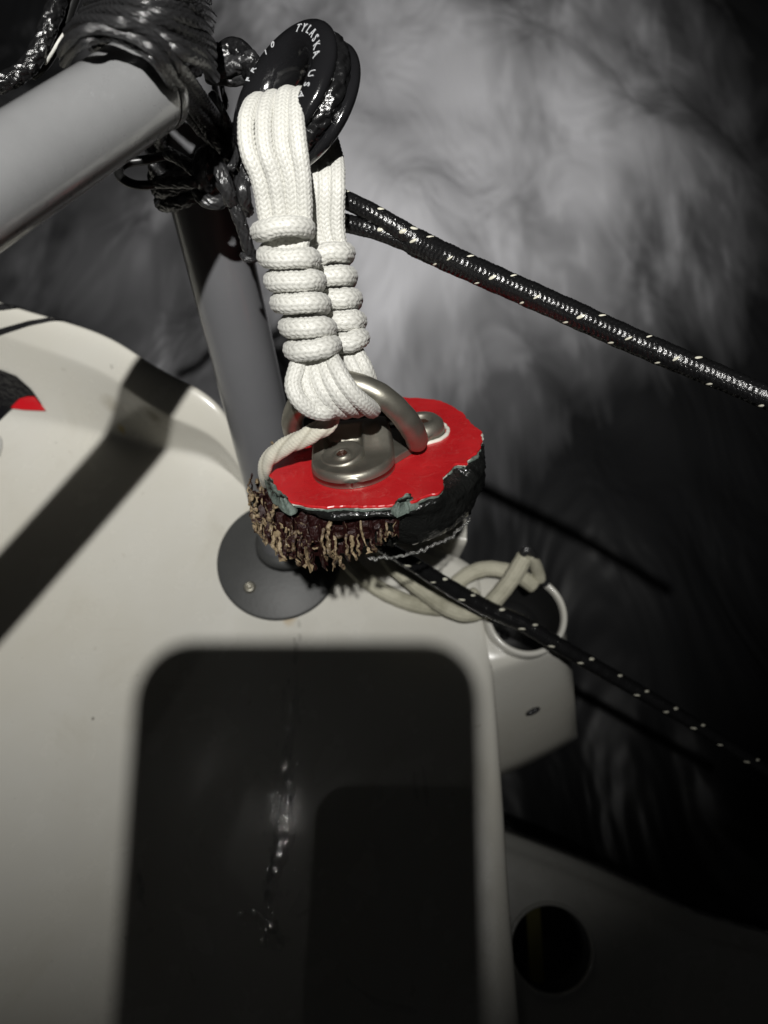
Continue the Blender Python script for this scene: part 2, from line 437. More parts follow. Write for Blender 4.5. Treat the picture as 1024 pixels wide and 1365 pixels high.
def grid_obj(name, rws, mat, parent, sub=3):
    V = np.array([[Dk(*q) for q in r] for r in rws]); a, b = V.shape[:2]; ii = np.arange(a * b).reshape(a, b)
    ff = np.stack([ii[:-1, :-1], ii[1:, :-1], ii[1:, 1:], ii[:-1, 1:]], -1).reshape(-1, 4).tolist()
    return mesh(name, V.reshape(-1, 3), ff, mat, parent, subsurf=sub)
pod = grid_obj('side_block', [
    [(636, 762, -.08), (665, 768, -.08), (700, 772, -.08), (735, 786, -.08), (748, 812, -.08), (748, 830, -.08)],
    [(634, 757, -.006), (665, 763, -.006), (700, 768, -.006), (730, 782, -.006), (744, 806, -.011), (746, 825, -.03)],
    [(632, 764, -.0022), (665, 770, -.0022), (700, 775, -.003), (732, 790, -.004), (748, 812, -.010), (750, 830, -.03)],
    [(632, 820, -.0014), (665, 820, -.0009), (700, 822, -.001), (738, 826, -.002), (752, 835, -.009), (754, 838, -.03)],
    [(636, 870, -.0014), (668, 870, -.0009), (700, 865, -.001), (738, 858, -.002), (754, 856, -.009), (757, 860, -.03)],
    [(642, 895, -.003), (668, 888, -.002), (700, 878, -.002), (739, 868, -.003), (756, 866, -.010), (760, 868, -.03)],
    [(644, 906, -.008), (668, 899, -.006), (702, 888, -.006), (741, 876, -.007), (758, 876, -.013), (762, 880, -.03)],
    [(648, 970, -.036), (671, 962, -.036), (704, 950, -.036), (744, 934, -.036), (761, 928, -.040), (766, 930, -.04)],
    [(652, 1034, -.072), (674, 1024, -.072), (706, 1010, -.072), (746, 990, -.072), (764, 978, -.075), (769, 975, -.09)],
    [(652, 1042, -.084), (674, 1033, -.084), (706, 1019, -.084), (747, 998, -.084), (766, 986, -.086), (770, 983, -.10)],
    [(652, 1042, -.2), (674, 1033, -.2), (706, 1019, -.2), (747, 998, -.2), (766, 986, -.2), (770, 983, -.2)]], M_hull, hull, 4)
ccen = Dk(700, 821, .001)
cax = nW + eR * .06 - eV * .02
punch(pod, ccen, cax, .0142)
M_inner = mat_simple('socket_shade', (.010, .010, .010), .5)  # black colour stands in for the shade inside both round openings
pr = [(.0136, -.055), (.0136, .0018), (.0139, .0028), (.0146, .0033), (.0155, .0030), (.0160, .0018), (.0162, -.004), (.0142, -.006), (.0141, -.055)]
v, f = lathe([(r, z) for r, z in pr], ccen, cax, eR, 72)
collar = mesh('socket_collar', v, f, M_hull, hull)
v, f = lathe([(.0001, -.040), (.0132, -.040), (.01345, .0005), (.0135, .0006), (.01355, -.03), (.0001, -.042)], ccen, cax, eR, 48)
mesh('socket_shade_cup', v, f, M_inner, collar)
# small drain slot on the block
dsl = MB()
for k in range(1):
    cc = Dk(711, 948, -.0345); v, f = lathe([(.0001, .0012), (.0020, .0011), (.0030, .0006), (.0034, -.001), (.0001, -.001)], cc, nW, eR, 20)
    d = v - cc; ex = (eR * .9 + eV * .42); ex /= np.linalg.norm(ex); ey = np.cross(nW, ex)
    v = cc + np.outer(d @ ex, ex) + np.outer(d @ ey, ey) * .38 + np.outer(d @ nW, nW); dsl.add(v, f)
dsl.build('drain_slot', M_black, hull)

# the lower moulding at the bottom right, with its round opening
low = empty('lower_hull_moulding', Dk(820, 1300, -.12), 'dim white hull moulding with a round dark opening, in the bottom right corner', 'hull moulding')
LH = -.11
ctop = [(560, 1062), (672, 1106), (760, 1138), (835, 1172), (905, 1206), (925, 1216), (975, 1231), (1030, 1246), (1300, 1310)]
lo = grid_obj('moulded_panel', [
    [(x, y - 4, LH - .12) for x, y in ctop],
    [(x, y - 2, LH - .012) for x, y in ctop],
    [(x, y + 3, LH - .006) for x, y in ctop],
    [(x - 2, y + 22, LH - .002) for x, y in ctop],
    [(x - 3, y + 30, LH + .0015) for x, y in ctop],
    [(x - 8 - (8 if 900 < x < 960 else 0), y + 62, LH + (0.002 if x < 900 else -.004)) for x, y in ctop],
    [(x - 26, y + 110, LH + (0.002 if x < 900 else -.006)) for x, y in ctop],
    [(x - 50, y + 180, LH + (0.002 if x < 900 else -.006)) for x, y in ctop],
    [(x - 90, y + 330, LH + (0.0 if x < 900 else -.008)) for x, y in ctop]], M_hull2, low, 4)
oc = Dk(735, 1265, LH + .003)
punch(lo, oc, nW, .0185)
v, f = lathe([(.0178, -.05), (.0178, .0002), (.0186, .0012), (.0196, .0006), (.0198, -.003), (.0186, -.05)], oc, nW, eR, 60)
mesh('opening_rim', v, f, M_hull2, low)
v, f = lathe([(.0001, -.030), (.0178, -.030), (.0177, -.001), (.0179, -.031), (.0001, -.032)], oc, nW, eR, 40)
cup = mesh('opening_shade_cup', v, f, M_inner, low)
M_olive = mat_simple('olive_webbing', (.10, .09, .012), .7, bumpscale=900)
v, f = box(oc - nW * .020 - eR * .004, eR, eV, nW, .007, .034, .0012)
mesh('webbing_strap', v, f, M_olive, low, smooth=False, auto=.0004)

# =================================================================== TUBES AND BASE PLATE
M_tube = N('anodised_grey')
tn = M_tube.noise(30, 4, .6); tn2 = M_tube.noise(400, 3, .6)
M_tube.set(base=M_tube.mix(M_tube.ramp(tn, [(.3, 0), (.7, 1)]), (.22, .222, .225), (.27, .272, .275)),
           rough=M_tube.ramp(tn2, [(.3, .24), (.7, .38)]), metal=.15, spec=.5, coat=.5, coatr=.05)
M_tube.bump(M_tube.noise(500, 3, .7), .00006, .5)
M_plate = mat_simple('dark_rubber_plate', (.045, .046, .045), .5, bumpscale=700, bd=.0001, var=.12)
M_steel = N('stainless')
sn = M_steel.noise(220, 4, .6)
M_steel.set(base=M_steel.mix(M_steel.ramp(M_steel.noise(60, 5, .7), [(.35, 0), (.72, 1)]), (.26, .25, .21), (.36, .34, .29)), metal=.80,
            rough=M_steel.ramp(sn, [(.3, .36), (.75, .50)]))
M_steel.bump(M_steel.noise(1400, 2, .6), .00003, .6)

def axis_tube(name, A, B, r, mat, parent, ends=.0015, n=64, seg=24, flare=0):
    ax = B - A; Ln = np.linalg.norm(ax); ax /= Ln
    e = np.cross(ax, (0.3, .2, .9)); e /= np.linalg.norm(e)
    prof = [(.0001, 0), (r - ends * 1.2, 0), (r - ends * .3, ends * .3), (r, ends * 1.1)]
    prof += [(r, z) for z in np.linspace(ends * 1.3, Ln - ends * 1.3, seg)]
    prof += [(r, Ln - ends * 1.1), (r - ends * .3, Ln - ends * .3), (r - ends * 1.2, Ln), (.0001, Ln)]
    v, f = lathe(prof, A, ax, e, n, closed=False)
    return mesh(name, v, f, mat, parent)
postb = Dk(385, 728, .001)
post = empty('upright_tube', postb, 'upright grey metal tube standing on a round dark base plate, lashed at its top', 'tube')
pt0 = P(231, 84, .221)
M_post = N('shaded_grey')  # the rail's grey made darker, its weaker light put into the colour
M_post.set(base=M_post.mix(M_post.noise(30, 4, .6), (.105, .106, .112), (.135, .136, .142)), rough=M_post.ramp(M_post.noise(300, 3, .7), [(.3, .3), (.7, .42)]), coat=.4, coatr=.06)
M_post.bump(M_post.noise(500, 3, .7), .00006, .5)
axis_tube('tube_body', postb, pt0, .0107, M_post, post)
# axis and sideways direction of the upright tube
t_ = (pt0 - postb) / np.linalg.norm(pt0 - postb)
sd = np.cross(t_, nW); sd /= np.linalg.norm(sd)
pc = Dk(372, 747, 0)
v, f = lathe([(.0001, -.002), (.0236, -.002), (.0243, .0006), (.0241, .0013), (.0234, .0017), (.0001, .0019)], pc, nW, eR, 80, closed=False)
plate = mesh('base_plate', v, f, M_plate, post)
def screw(px, py, parent, r=.0024):
    c = Dk(px, py, .0018)
    prof = [(.00045, .0006), (.0010, .0007), (.0011, .0013), (r * .6, .0016), (r * .85, .0011), (r, .0003), (r, -.001)]
    prof = [(.0001, .0006)] + prof
    v, f = lathe(prof, c, nW, eR, 28, closed=False); return mesh('screw', v, f, M_steel, parent)
screw(333, 783, plate); screw(415, 712, plate)
v, f = lathe([(.0001, .001), (.0110, .001), (.0128, .0012), (.0125, .004), (.0110, .0052), (.0101, .0055)], postb, t_ * .6 + nW * .4, eR, 64, closed=False)
mesh('foot_collar', v, f, M_plate, post)

TA = P(198, 112, .1700); TB0 = P(40, 215, .1530)
TB = TA + (TB0 - TA) / np.linalg.norm(TB0 - TA) * .19
rail = empty('side_rail_tube', TA, 'thick grey metal rail tube entering from the left edge, its capped end by the lashing', 'tube')
ta = (TA - TB) / np.linalg.norm(TA - TB)
axis_tube('tube_body', TB, TA, .00945, M_tube, rail)
v, f = lathe([(.00945, -.001), (.0097, 0), (.0096, .0010), (.0085, .0020), (.006, .0028), (.0001, .0030)], TA, ta, nW, 64, closed=False)
mesh('end_cap', v, f, M_tube, rail)

# =================================================================== LOW FRICTION RING
M_ring = mat_simple('black_anodised', (.010, .010, .011), .13, bumpscale=300, bd=.00015, coat=.6, coatr=.04, var=.1)
RC = Pc(393, 133, .193)
rax = np.array([-.66, .26, -.70]); rax /= np.linalg.norm(rax)     # z forward: towards the viewer is negative
ringC, ringA = W(RC), Wd(rax)
re1 = Wd((.30, .95, 0)); re1 = re1 - ringA * (re1 @ ringA); re1 /= np.linalg.norm(re1); re2 = np.cross(ringA, re1)
ring = empty('friction_ring', ringC, 'glossy black low friction ring with white lettering, the white cord looped through it', 'ring')
prof = []
for t in np.linspace(math.pi / 2 + .25, 3 * math.pi / 2 - .25, 16):    # rounded bore
    prof.append((.0118 + .0046 * math.cos(t) * 1.0, .0046 * math.sin(t)))
prof = prof[::-1]
RG = 1.06
half_ = [(.0163, .0034), (.0159, .0045), (.0149, .0053), (.0134, .0058), (.0117, .0058), (.0100, .0052), (.0086, .0041), (.0076, .0026), (.0071, .0010)]
prof = half_ + [(a, -b) for a, b in half_[::-1]] + [(.0158, -.0024), (.0140, -.0018), (.0130, -.0008), (.0130, .0008), (.0140, .0018), (.0158, .0024)]
prof = [(a * RG, b * RG) for a, b in prof]
v, f = lathe(prof, ringC, ringA, re1, 120)
mesh('ring_body', v, f, M_ring, ring, subsurf=1)
M_white_print = mat_simple('engraved_white', (.55, .56, .58), .5)
def glyph(ch):
    c = bpy.data.curves.new('glyph', 'FONT'); c.body = ch; c.align_x = 'CENTER'; c.size = 1; c.extrude = .02; c.resolution_u = 3
    o = bpy.data.objects.new('glyph', c); col.objects.link(o); dg = bpy.context.evaluated_depsgraph_get(); dg.update()
    me = bpy.data.meshes.new_from_object(o.evaluated_get(dg)); v = np.array([q.co[:] for q in me.vertices]); f = [tuple(p.vertices) for p in me.polygons]
    bpy.data.objects.remove(o); bpy.data.curves.remove(c); bpy.data.meshes.remove(me); return v, f
def ring_text(txt, a0, da, size, rr, z):
    mb = MB(); a = a0
    for ch in txt:
        if ch != ' ':
            v, f = glyph(ch); rad = re1 * math.cos(a) + re2 * math.sin(a); tan = -re1 * math.sin(a) + re2 * math.cos(a)
            tan = tan * RS
            c = ringC + rad * rr + ringA * z
            mb.add(c + np.outer(v[:, 0], tan) * size * .9 + np.outer(v[:, 1] - .35, rad) * size + np.outer(v[:, 2], ringA) * .006, f)
        a += da * RS
    return mb.build('lettering', M_white_print, ring, smooth=False)
# re2 points to the picture's left or right: make the text run clockwise as seen by the viewer
RS = 1 if (re2 @ Wd((1, 0, 0))) > 0 else -1
ring_text('TYLASKA USA', RS * R(5), R(10.6), .0028, .0136, .00605)
ring_text('FR 10', RS * R(-76), R(10.5), .0028, .0136, .00605)
# =================================================================== CORD MATERIALS
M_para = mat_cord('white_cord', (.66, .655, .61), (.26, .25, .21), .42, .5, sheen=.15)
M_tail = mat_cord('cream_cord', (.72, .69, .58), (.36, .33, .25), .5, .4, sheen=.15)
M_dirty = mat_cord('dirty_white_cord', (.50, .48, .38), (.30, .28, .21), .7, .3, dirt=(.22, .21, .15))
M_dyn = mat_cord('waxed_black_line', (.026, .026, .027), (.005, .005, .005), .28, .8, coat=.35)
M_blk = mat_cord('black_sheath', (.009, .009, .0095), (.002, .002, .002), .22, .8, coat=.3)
M_fleck = mat_simple('tracer_white', (.72, .70, .58), .3, coat=.5)

# rope in the groove of the ring, its neck to the lashing, and out to the right as the long rope
def ringpt(a, r, z): return ringC + (re1 * math.cos(a) + re2 * math.sin(a)) * r + ringA * z
strap = empty('ring_strap', ringpt(RS * R(-90), .0140, 0), 'black braided strop seated in the ring groove and running left to the lashing', 'rope')
pts = [ringpt(RS * R(a), .0142, 0) for a in range(-62, 245, 12)]
E2 = [P(300, 96, .222), P(284, 92, .235)]
E1 = [P(318, 68, .206), P(296, 74, .207), P(272, 78, .208)]
path = np.array(E1[::-1] + [ringpt(RS * R(-68), .0160, 0)] + pts[1:] + E2 * 0)
path = np.hstack([path, np.full((len(path), 1), .0030)])
cord('strop_loop', path, .0021, M_blk, strap, 'dyn', step=.0003)
cord('strop_neck', PX([(345, 78, .204, 13), (322, 84, .205, 13), (300, 90, .206, 13), (270, 95, .206, 12)]), .002, M_dyn, strap, 'dyn', step=.0003)
cord('strop_neck', PX([(352, 92, .207, 11), (326, 102, .208, 11), (305, 104, .209, 11), (272, 100, .208, 11)]), .002, M_dyn, strap, 'dyn', step=.0003)
# =================================================================== WHITE CORD LASHING
lash = empty('white_cord_lashing', P(400, 300, .19), 'white braided cord from the black ring down to the steel eye, wrapped in tight coils', 'cord')
fx = dict(x295=(357, 375, 392, 404), x240=(346, 367, 388, 404), x200=(331, 354, 377, 399), x160=(329, 352, 375, 395))
top = [(341, 136), (360, 133), (380, 128), (397, 129)]
bk = (398, 412, 427, 443)
for i in range(4):
    dj = (0.0006, 0, .0004, -.0003)[i]
    rows_ = [(fx['x295'][i] * .6 + 378 * .4 + 3, 345, .1885), (fx['x295'][i] + 1, 300, .187 + dj), (fx['x240'][i], 240, .182 + dj), (fx['x200'][i], 200, .1795 + dj), (fx['x160'][i], 160, .180 + dj),
             (top[i][0], top[i][1], .1845 + dj), (top[i][0] + 17, top[i][1] + 6, .192 + dj), ((top[i][0] + bk[i]) / 2 + 12, 165, .2005),
             (bk[i] + 4, 208, .1990), (bk[i] + 7, 245, .1958 + dj), (bk[i] + 9 - i, 300, .1995 + dj), (444 + (i - 1.5) * 8, 345, .203)]
    cord('cord_strand', PX([(a, b, c, 12.3 if n_ < 7 else 11.3) for n_, (a, b, c) in enumerate(rows_)]), .002, M_para, lash, 'para', flat=1.0)
def coil(cl, hw, rc, d0, d1, b, tilt, ph0, ph1, name):
    """a cord wound round the bundle; cl = centre of each turn in the picture"""
    cl = np.array(cl, float); n = len(cl); pts = []
    for th in np.arange(ph0, ph1, .26):
        k = np.clip(th / (2 * math.pi), 0, n - 1)
        x = np.interp(k, range(n), cl[:, 0]); y = np.interp(k, range(n), cl[:, 1]); w = np.interp(k, range(n), hw) - rc
        d = np.interp(k, [0, n - 1], [d0, d1])
        ce = math.cos(th); se = math.sin(th)              # th = 0 mod 2pi is the front
        xx = np.sign(se) * abs(se) ** .8; dd = np.sign(ce) * abs(ce) ** .75
        pts.append((x + w * xx, y - tilt * se + rng.normal(0, .5), d - b * dd, rc))
    return cord(name, PX(pts), .002, M_para, lash, 'para')
coil([(376, 302), (386, 345), (394, 375), (401, 404), (411, 437), (417, 467)], [43.5, 42, 41, 40, 37.5, 39.5], 14.2, .1875, .1905, .0062, 7, -2.6, 5 * 2 * math.pi + 2.4, 'front_coil')
coil([(437, 337), (443, 368), (449, 399), (456, 428), (463, 457)], [37, 33, 34, 33, 31], 14.2, .2035, .203, .0062, 7, -2.6, 4 * 2 * math.pi + 2.4, 'rear_coil')
fan = [[(402, 470, .190), (396, 492, .1885), (391, 512, .188), (398, 532, .188), (416, 546, .190), (436, 549, .192), (446, 540, .2), (440, 520, .208)],
       [(405, 470, .191), (408, 495, .190), (410, 515, .1895), (420, 533, .190), (438, 545, .1925), (450, 546, .199), (452, 530, .208)],
       [(415, 470, .191), (421, 495, .1895), (427, 515, .189), (438, 532, .190), (454, 545, .194), (464, 545, .202), (460, 525, .209)],
       [(426, 470, .191), (434, 493, .1888), (443, 513, .188), (455, 530, .189), (468, 542, .193), (478, 544, .202), (474, 525, .209)],
       [(436, 468, .191), (448, 490, .1875), (459, 509, .1868), (472, 526, .188), (487, 539, .192), (496, 546, .199), (496, 535, .208)],
       [(392, 474, .192), (387, 500, .191), (384, 518, .1915), (394, 538, .1915), (412, 552, .194), (430, 556, .198), (440, 545, .206)],
       [(458, 455, .203), (466, 478, .201), (474, 494, .201), (484, 512, .203), (492, 535, .208)],
       [(466, 455, .203), (477, 475, .2015), (486, 492, .2015), (492, 510, .205), (494, 530, .210)]]
for q in fan[:5] + fan[6:]: cord('cord_strand', PX(q, 12.2), .002, M_para, lash, 'para')
tail = cord('tail_end', PX([(446, 552, .203, 10), (436, 566, .201, 13), (418, 577, .203, 14), (396, 588, .206, 13), (374, 599, .210, 13), (358, 613, .214, 12), (352, 630, .219, 10.5), (355, 646, .228, 8)]), .002, M_tail, lash, 'laid', flat=.8)
tag(tail, 'cream coloured laid tail end bent over the red edge')

# =================================================================== TORN DECK PIECE
Tn = np.array([-.10, .85, -.52]); Tn /= np.linalg.norm(Tn)
TC = Pc(500, 603, .222)
Tu = np.array([1., 0, 0]) - Tn * Tn[0]; Tu /= np.linalg.norm(Tu); Tv = np.cross(Tn, Tu)
if Tv[1] < 0: Tv = -Tv
def Tq(x, y, h=0): r = ray(x, y); return W(r * ((Tn @ TC + h) / (Tn @ r)))
def T3(u, v, h): return W(TC + Tu * u + Tv * v + Tn * h)
def Tuv(x, y, h=0):
    r = ray(x, y); p = r * ((Tn @ TC + h) / (Tn @ r)) - TC; return p @ Tu, p @ Tv
tnW, tuW, tvW = Wd(Tn), Wd(Tu), Wd(Tv)
piece = empty('torn_deck_piece', T3(0, 0, -.009), 'ragged red disc of deck skin torn out with brown honeycomb core and black resin beneath', 'broken panel')
outl = [(560, 530), (585, 533), (604, 541), (618, 550), (627, 563), (642, 574), (643, 588), (637, 602), (624, 611), (622, 618), (608, 617), (598, 628), (590, 636), (592, 648), (586, 657),
        (566, 661), (552, 668), (535, 669), (515, 674), (490, 675), (462, 674), (436, 676), (412, 674), (396, 670), (379, 667), (374, 657), (364, 648), (363, 638), (357, 630), (361, 618), (372, 608),
        (386, 598), (398, 589), (408, 580), (425, 566), (450, 551), (480, 541), (510, 534), (535, 529)]
def jag(pl, amp, n_, sm=.6):
    p = np.array(pl, float); p = np.vstack([p, p[:1]]); s = np.concatenate([[0], np.cumsum(np.linalg.norm(np.diff(p, axis=0), axis=1))])
    q = np.linspace(0, s[-1], n_, endpoint=False); o = np.stack([np.interp(q, s, p[:, k]) for k in (0, 1)], 1)
    e = rng.normal(0, 1, (n_, 2)); e = e * (1 - sm) + np.roll(e, 1, 0) * sm * .7
    c = o.mean(0); d = o - c; d /= np.linalg.norm(d, axis=1)[:, None]
    return o + d * e[:, :1] * amp + e[:, 1:] * amp * .3
uv0 = np.array([Tuv(*q) for q in outl])
def slab(uvs, h0, h1, name, mat, parent, warp=0., inset=.0002):
    n_ = len(uvs); c = uvs.mean(0); v = []
    ins = c + (uvs - c) * (1 - inset / .028)
    wp = [warp * noise.noise(Vector((a * 90, b * 90, 4))) for a, b in uvs]
    for (a, b), w_ in zip(ins, wp): v.append(T3(a, b, h0 + w_))
    for (a, b), w_ in zip(uvs, wp): v.append(T3(a, b, h0 - .00025 + w_))
    for (a, b), w_ in zip(uvs, wp): v.append(T3(a, b, h1 + w_))
    inner = [c + (q - c) * .82 for q in uvs]
    for a, b in inner: v.append(T3(a, b, h0))
    for a, b in inner: v.append(T3(a, b, h1))
    f = []
    for i in range(n_):
        j = (i + 1) % n_
        f += [(3 * n_ + i, 3 * n_ + j, j, i), (i, j, n_ + j, n_ + i), (n_ + i, n_ + j, 2 * n_ + j, 2 * n_ + i), (2 * n_ + i, 2 * n_ + j, 4 * n_ + j, 4 * n_ + i)]
    f.append(tuple(3 * n_ + i for i in range(n_))); f.append(tuple(4 * n_ + n_ - 1 - i for i in range(n_)))
    return mesh(name, np.array(v), f, mat, parent, smooth=False)
M_redskin = N('red_skin')
rn = M_redskin.noise(70, 5, .65); sc1 = M_redskin.n('ShaderNodeTexNoise', {'Scale': 60., 'Detail': 3., 'Distortion': 2.2, 'Vector': M_redskin.coord()}).outputs[0]
scr = M_redskin.ramp(sc1, [(.492, 0), (.5, 1), (.508, 0)])
M_redskin.set(base=M_redskin.mix(M_redskin.math('MULTIPLY', scr, .16), M_redskin.mix(M_redskin.ramp(rn, [(.3, 0), (.75, 1)]), (.50, .014, .018), (.66, .024, .028)), (.75, .25, .22)),
              rough=M_redskin.ramp(rn, [(.3, .22), (.8, .40)]), spec=.5, coat=.25, coatr=.12)
_dst = M_redskin.ramp(M_redskin.noise(260, 5, .75), [(.60, 0), (.70, 1)]); _dm = M_redskin.ramp(M_redskin.noise(38, 3), [(.45, 0), (.65, 1)])
M_redskin.set(base=M_redskin.mix(M_redskin.math('MULTIPLY', M_redskin.math('MULTIPLY', _dst, _dm), .45), M_redskin.b.inputs['Base Color'].links[0].from_socket, (.16, .03, .025)))
M_redskin.bump(M_redskin.noise(160, 4, .6), .00025, .6)
M_whedge = mat_simple('fractured_white', (.55, .56, .50), .6, bumpscale=1500, var=.3, vs=500)
M_green = mat_simple('grey_green_filler', (.15, .19, .165), .6, bumpscale=1800, bd=.0004, var=.45, vs=700)
M_resin = mat_simple('black_resin', (.010, .0105, .010), .17, bumpscale=340, bd=.0011, coat=.4)
bigo = jag(uv0, .00022, 260)
slab(bigo, 0, -.0006, 'red_skin', M_redskin, piece)
cc_ = bigo.mean(0)
dirs = (bigo - cc_); dl = np.linalg.norm(dirs, axis=1)[:, None]
nz = np.array([[max(0, noise.noise(Vector((a * 160, b * 160, 2))) + .12)] for a, b in bigo])
slab(bigo + dirs / dl * (-.00038 + .0015 * nz) + rng.normal(0, .00008, bigo.shape), -.00055, -.00085, 'white_edge', M_whedge, piece)
nz2 = np.array([[max(0, noise.noise(Vector((a * 110, b * 110, 7))) + .02)] for a, b in bigo])
slab(bigo + dirs / dl * (-.0003 + .0022 * nz2) + rng.normal(0, .00014, bigo.shape), -.0008, -.0015, 'filler_layer', M_green, piece)
for pl in ([(352, 636), (363, 640), (370, 652), (384, 664), (396, 671), (386, 678), (372, 670), (356, 650)], [(519, 673), (530, 664), (545, 657), (553, 655), (556, 667), (548, 671), (540, 675), (528, 679)]):
    q = jag([Tuv(*p, -.0002) for p in pl], .0003, 60)
    v = []; n_ = len(q); c = q.mean(0)
    for a, b in q: v.append(T3(a, b, -.0006 + .0011 * noise.noise(Vector((a * 500, b * 500, 1))) - .0004))
    for a, b in q: v.append(T3(a, b, -.0024))
    for a, b in (c + (q - c) * .55): v.append(T3(a, b, .0004 + .0009 * noise.noise(Vector((a * 700, b * 700, 5)))))
    f = []
    for i in range(n_):
        j = (i + 1) % n_; f += [(i, j, n_ + j, n_ + i), (2 * n_ + i, 2 * n_ + j, j, i)]
    f.append(tuple(2 * n_ + i for i in range(n_)))
    mesh('filler_flake', np.array(v), f, M_green, piece)

# black resin body
def body():
    nt = 220; hs = [-.0012, -.0018, -.0030, -.0045, -.0060, -.0080, -.0100, -.0120, -.0138, -.0152, -.0162, -.0170, -.0172]
    v = []
    for th in np.linspace(-math.pi, math.pi, nt, endpoint=False):
        dg = math.degrees(th)
        i0 = np.argmin(np.abs(np.arctan2(np.sin(np.arctan2(bigo[:, 1], bigo[:, 0]) - th), np.cos(np.arctan2(bigo[:, 1], bigo[:, 0]) - th))))
        rtop = np.linalg.norm(bigo[i0])
        honey = 1.0 if (dg < -84 or dg > 150) else (max(0, min(1, (-66 - dg) / 18.)) if dg < -60 else 0)
        for k, h in enumerate(hs):
            t = k / (len(hs) - 1)
            right = np.interp(h, [-.0172, -.0165, -.0150, -.0100, -.0045, -.0018, -.0012], [.016, .0228, .0256, .0278, .0284, min(rtop, .0285), min(.0262, rtop * .95)])
            left = np.interp(h, [-.0172, -.0060, -.0048, -.0035, -.0018, -.0012], [.0205, .0215, .0235, min(rtop + .0013, .0300), min(rtop + .0004, .0290), min(.0262, rtop * .93)])
            r = right * (1 - honey) + left * honey
            p = Vector((math.cos(th) * 1.5, math.sin(th) * 1.5, h * 150))
            r += .0010 * noise.noise(p * 1.6) + .0007 * noise.noise(p * 5) + .00035 * noise.noise(p * 14)
            hh = h + .0006 * noise.noise(p * 3 + Vector((5, 0, 0)))
            v.append(T3(r * math.cos(th) + .0004, r * math.sin(th), hh))
    m_ = len(hs); f = []
    for i in range(nt):
        j = (i + 1) % nt
        for k in range(m_ - 1): f.append((i * m_ + k, j * m_ + k, j * m_ + k + 1, i * m_ + k + 1))
    f.append(tuple(i * m_ + m_ - 1 for i in range(nt))); f.append(tuple(i * m_ for i in range(nt))[::-1])
    mesh('resin_body', np.array(v), f, M_resin, piece)
body()
# silvery torn lip along the lower edge
M_foil = mat_simple('torn_lip', (.20, .20, .19), .2, bumpscale=1500, bd=.0006, metal=.4, var=.5, vs=600)
lip = []
for i in range(60):
    th = R(-98 + i * 1.25); rr = .0262 + rng.normal(0, .00022)
    lip.append([*T3(rr * math.cos(th), rr * math.sin(th), -.0166 + rng.normal(0, .00018)), .00022 + .00030 * abs(math.sin(i * 1.3)) * (1 if i < 52 else .5)])
v, f, uv, hh = cord_mesh(np.array(lip), .0005, 'dyn', step=.00025)
mesh('torn_lip', v, f, M_foil, piece, uv=uv, attr=hh)

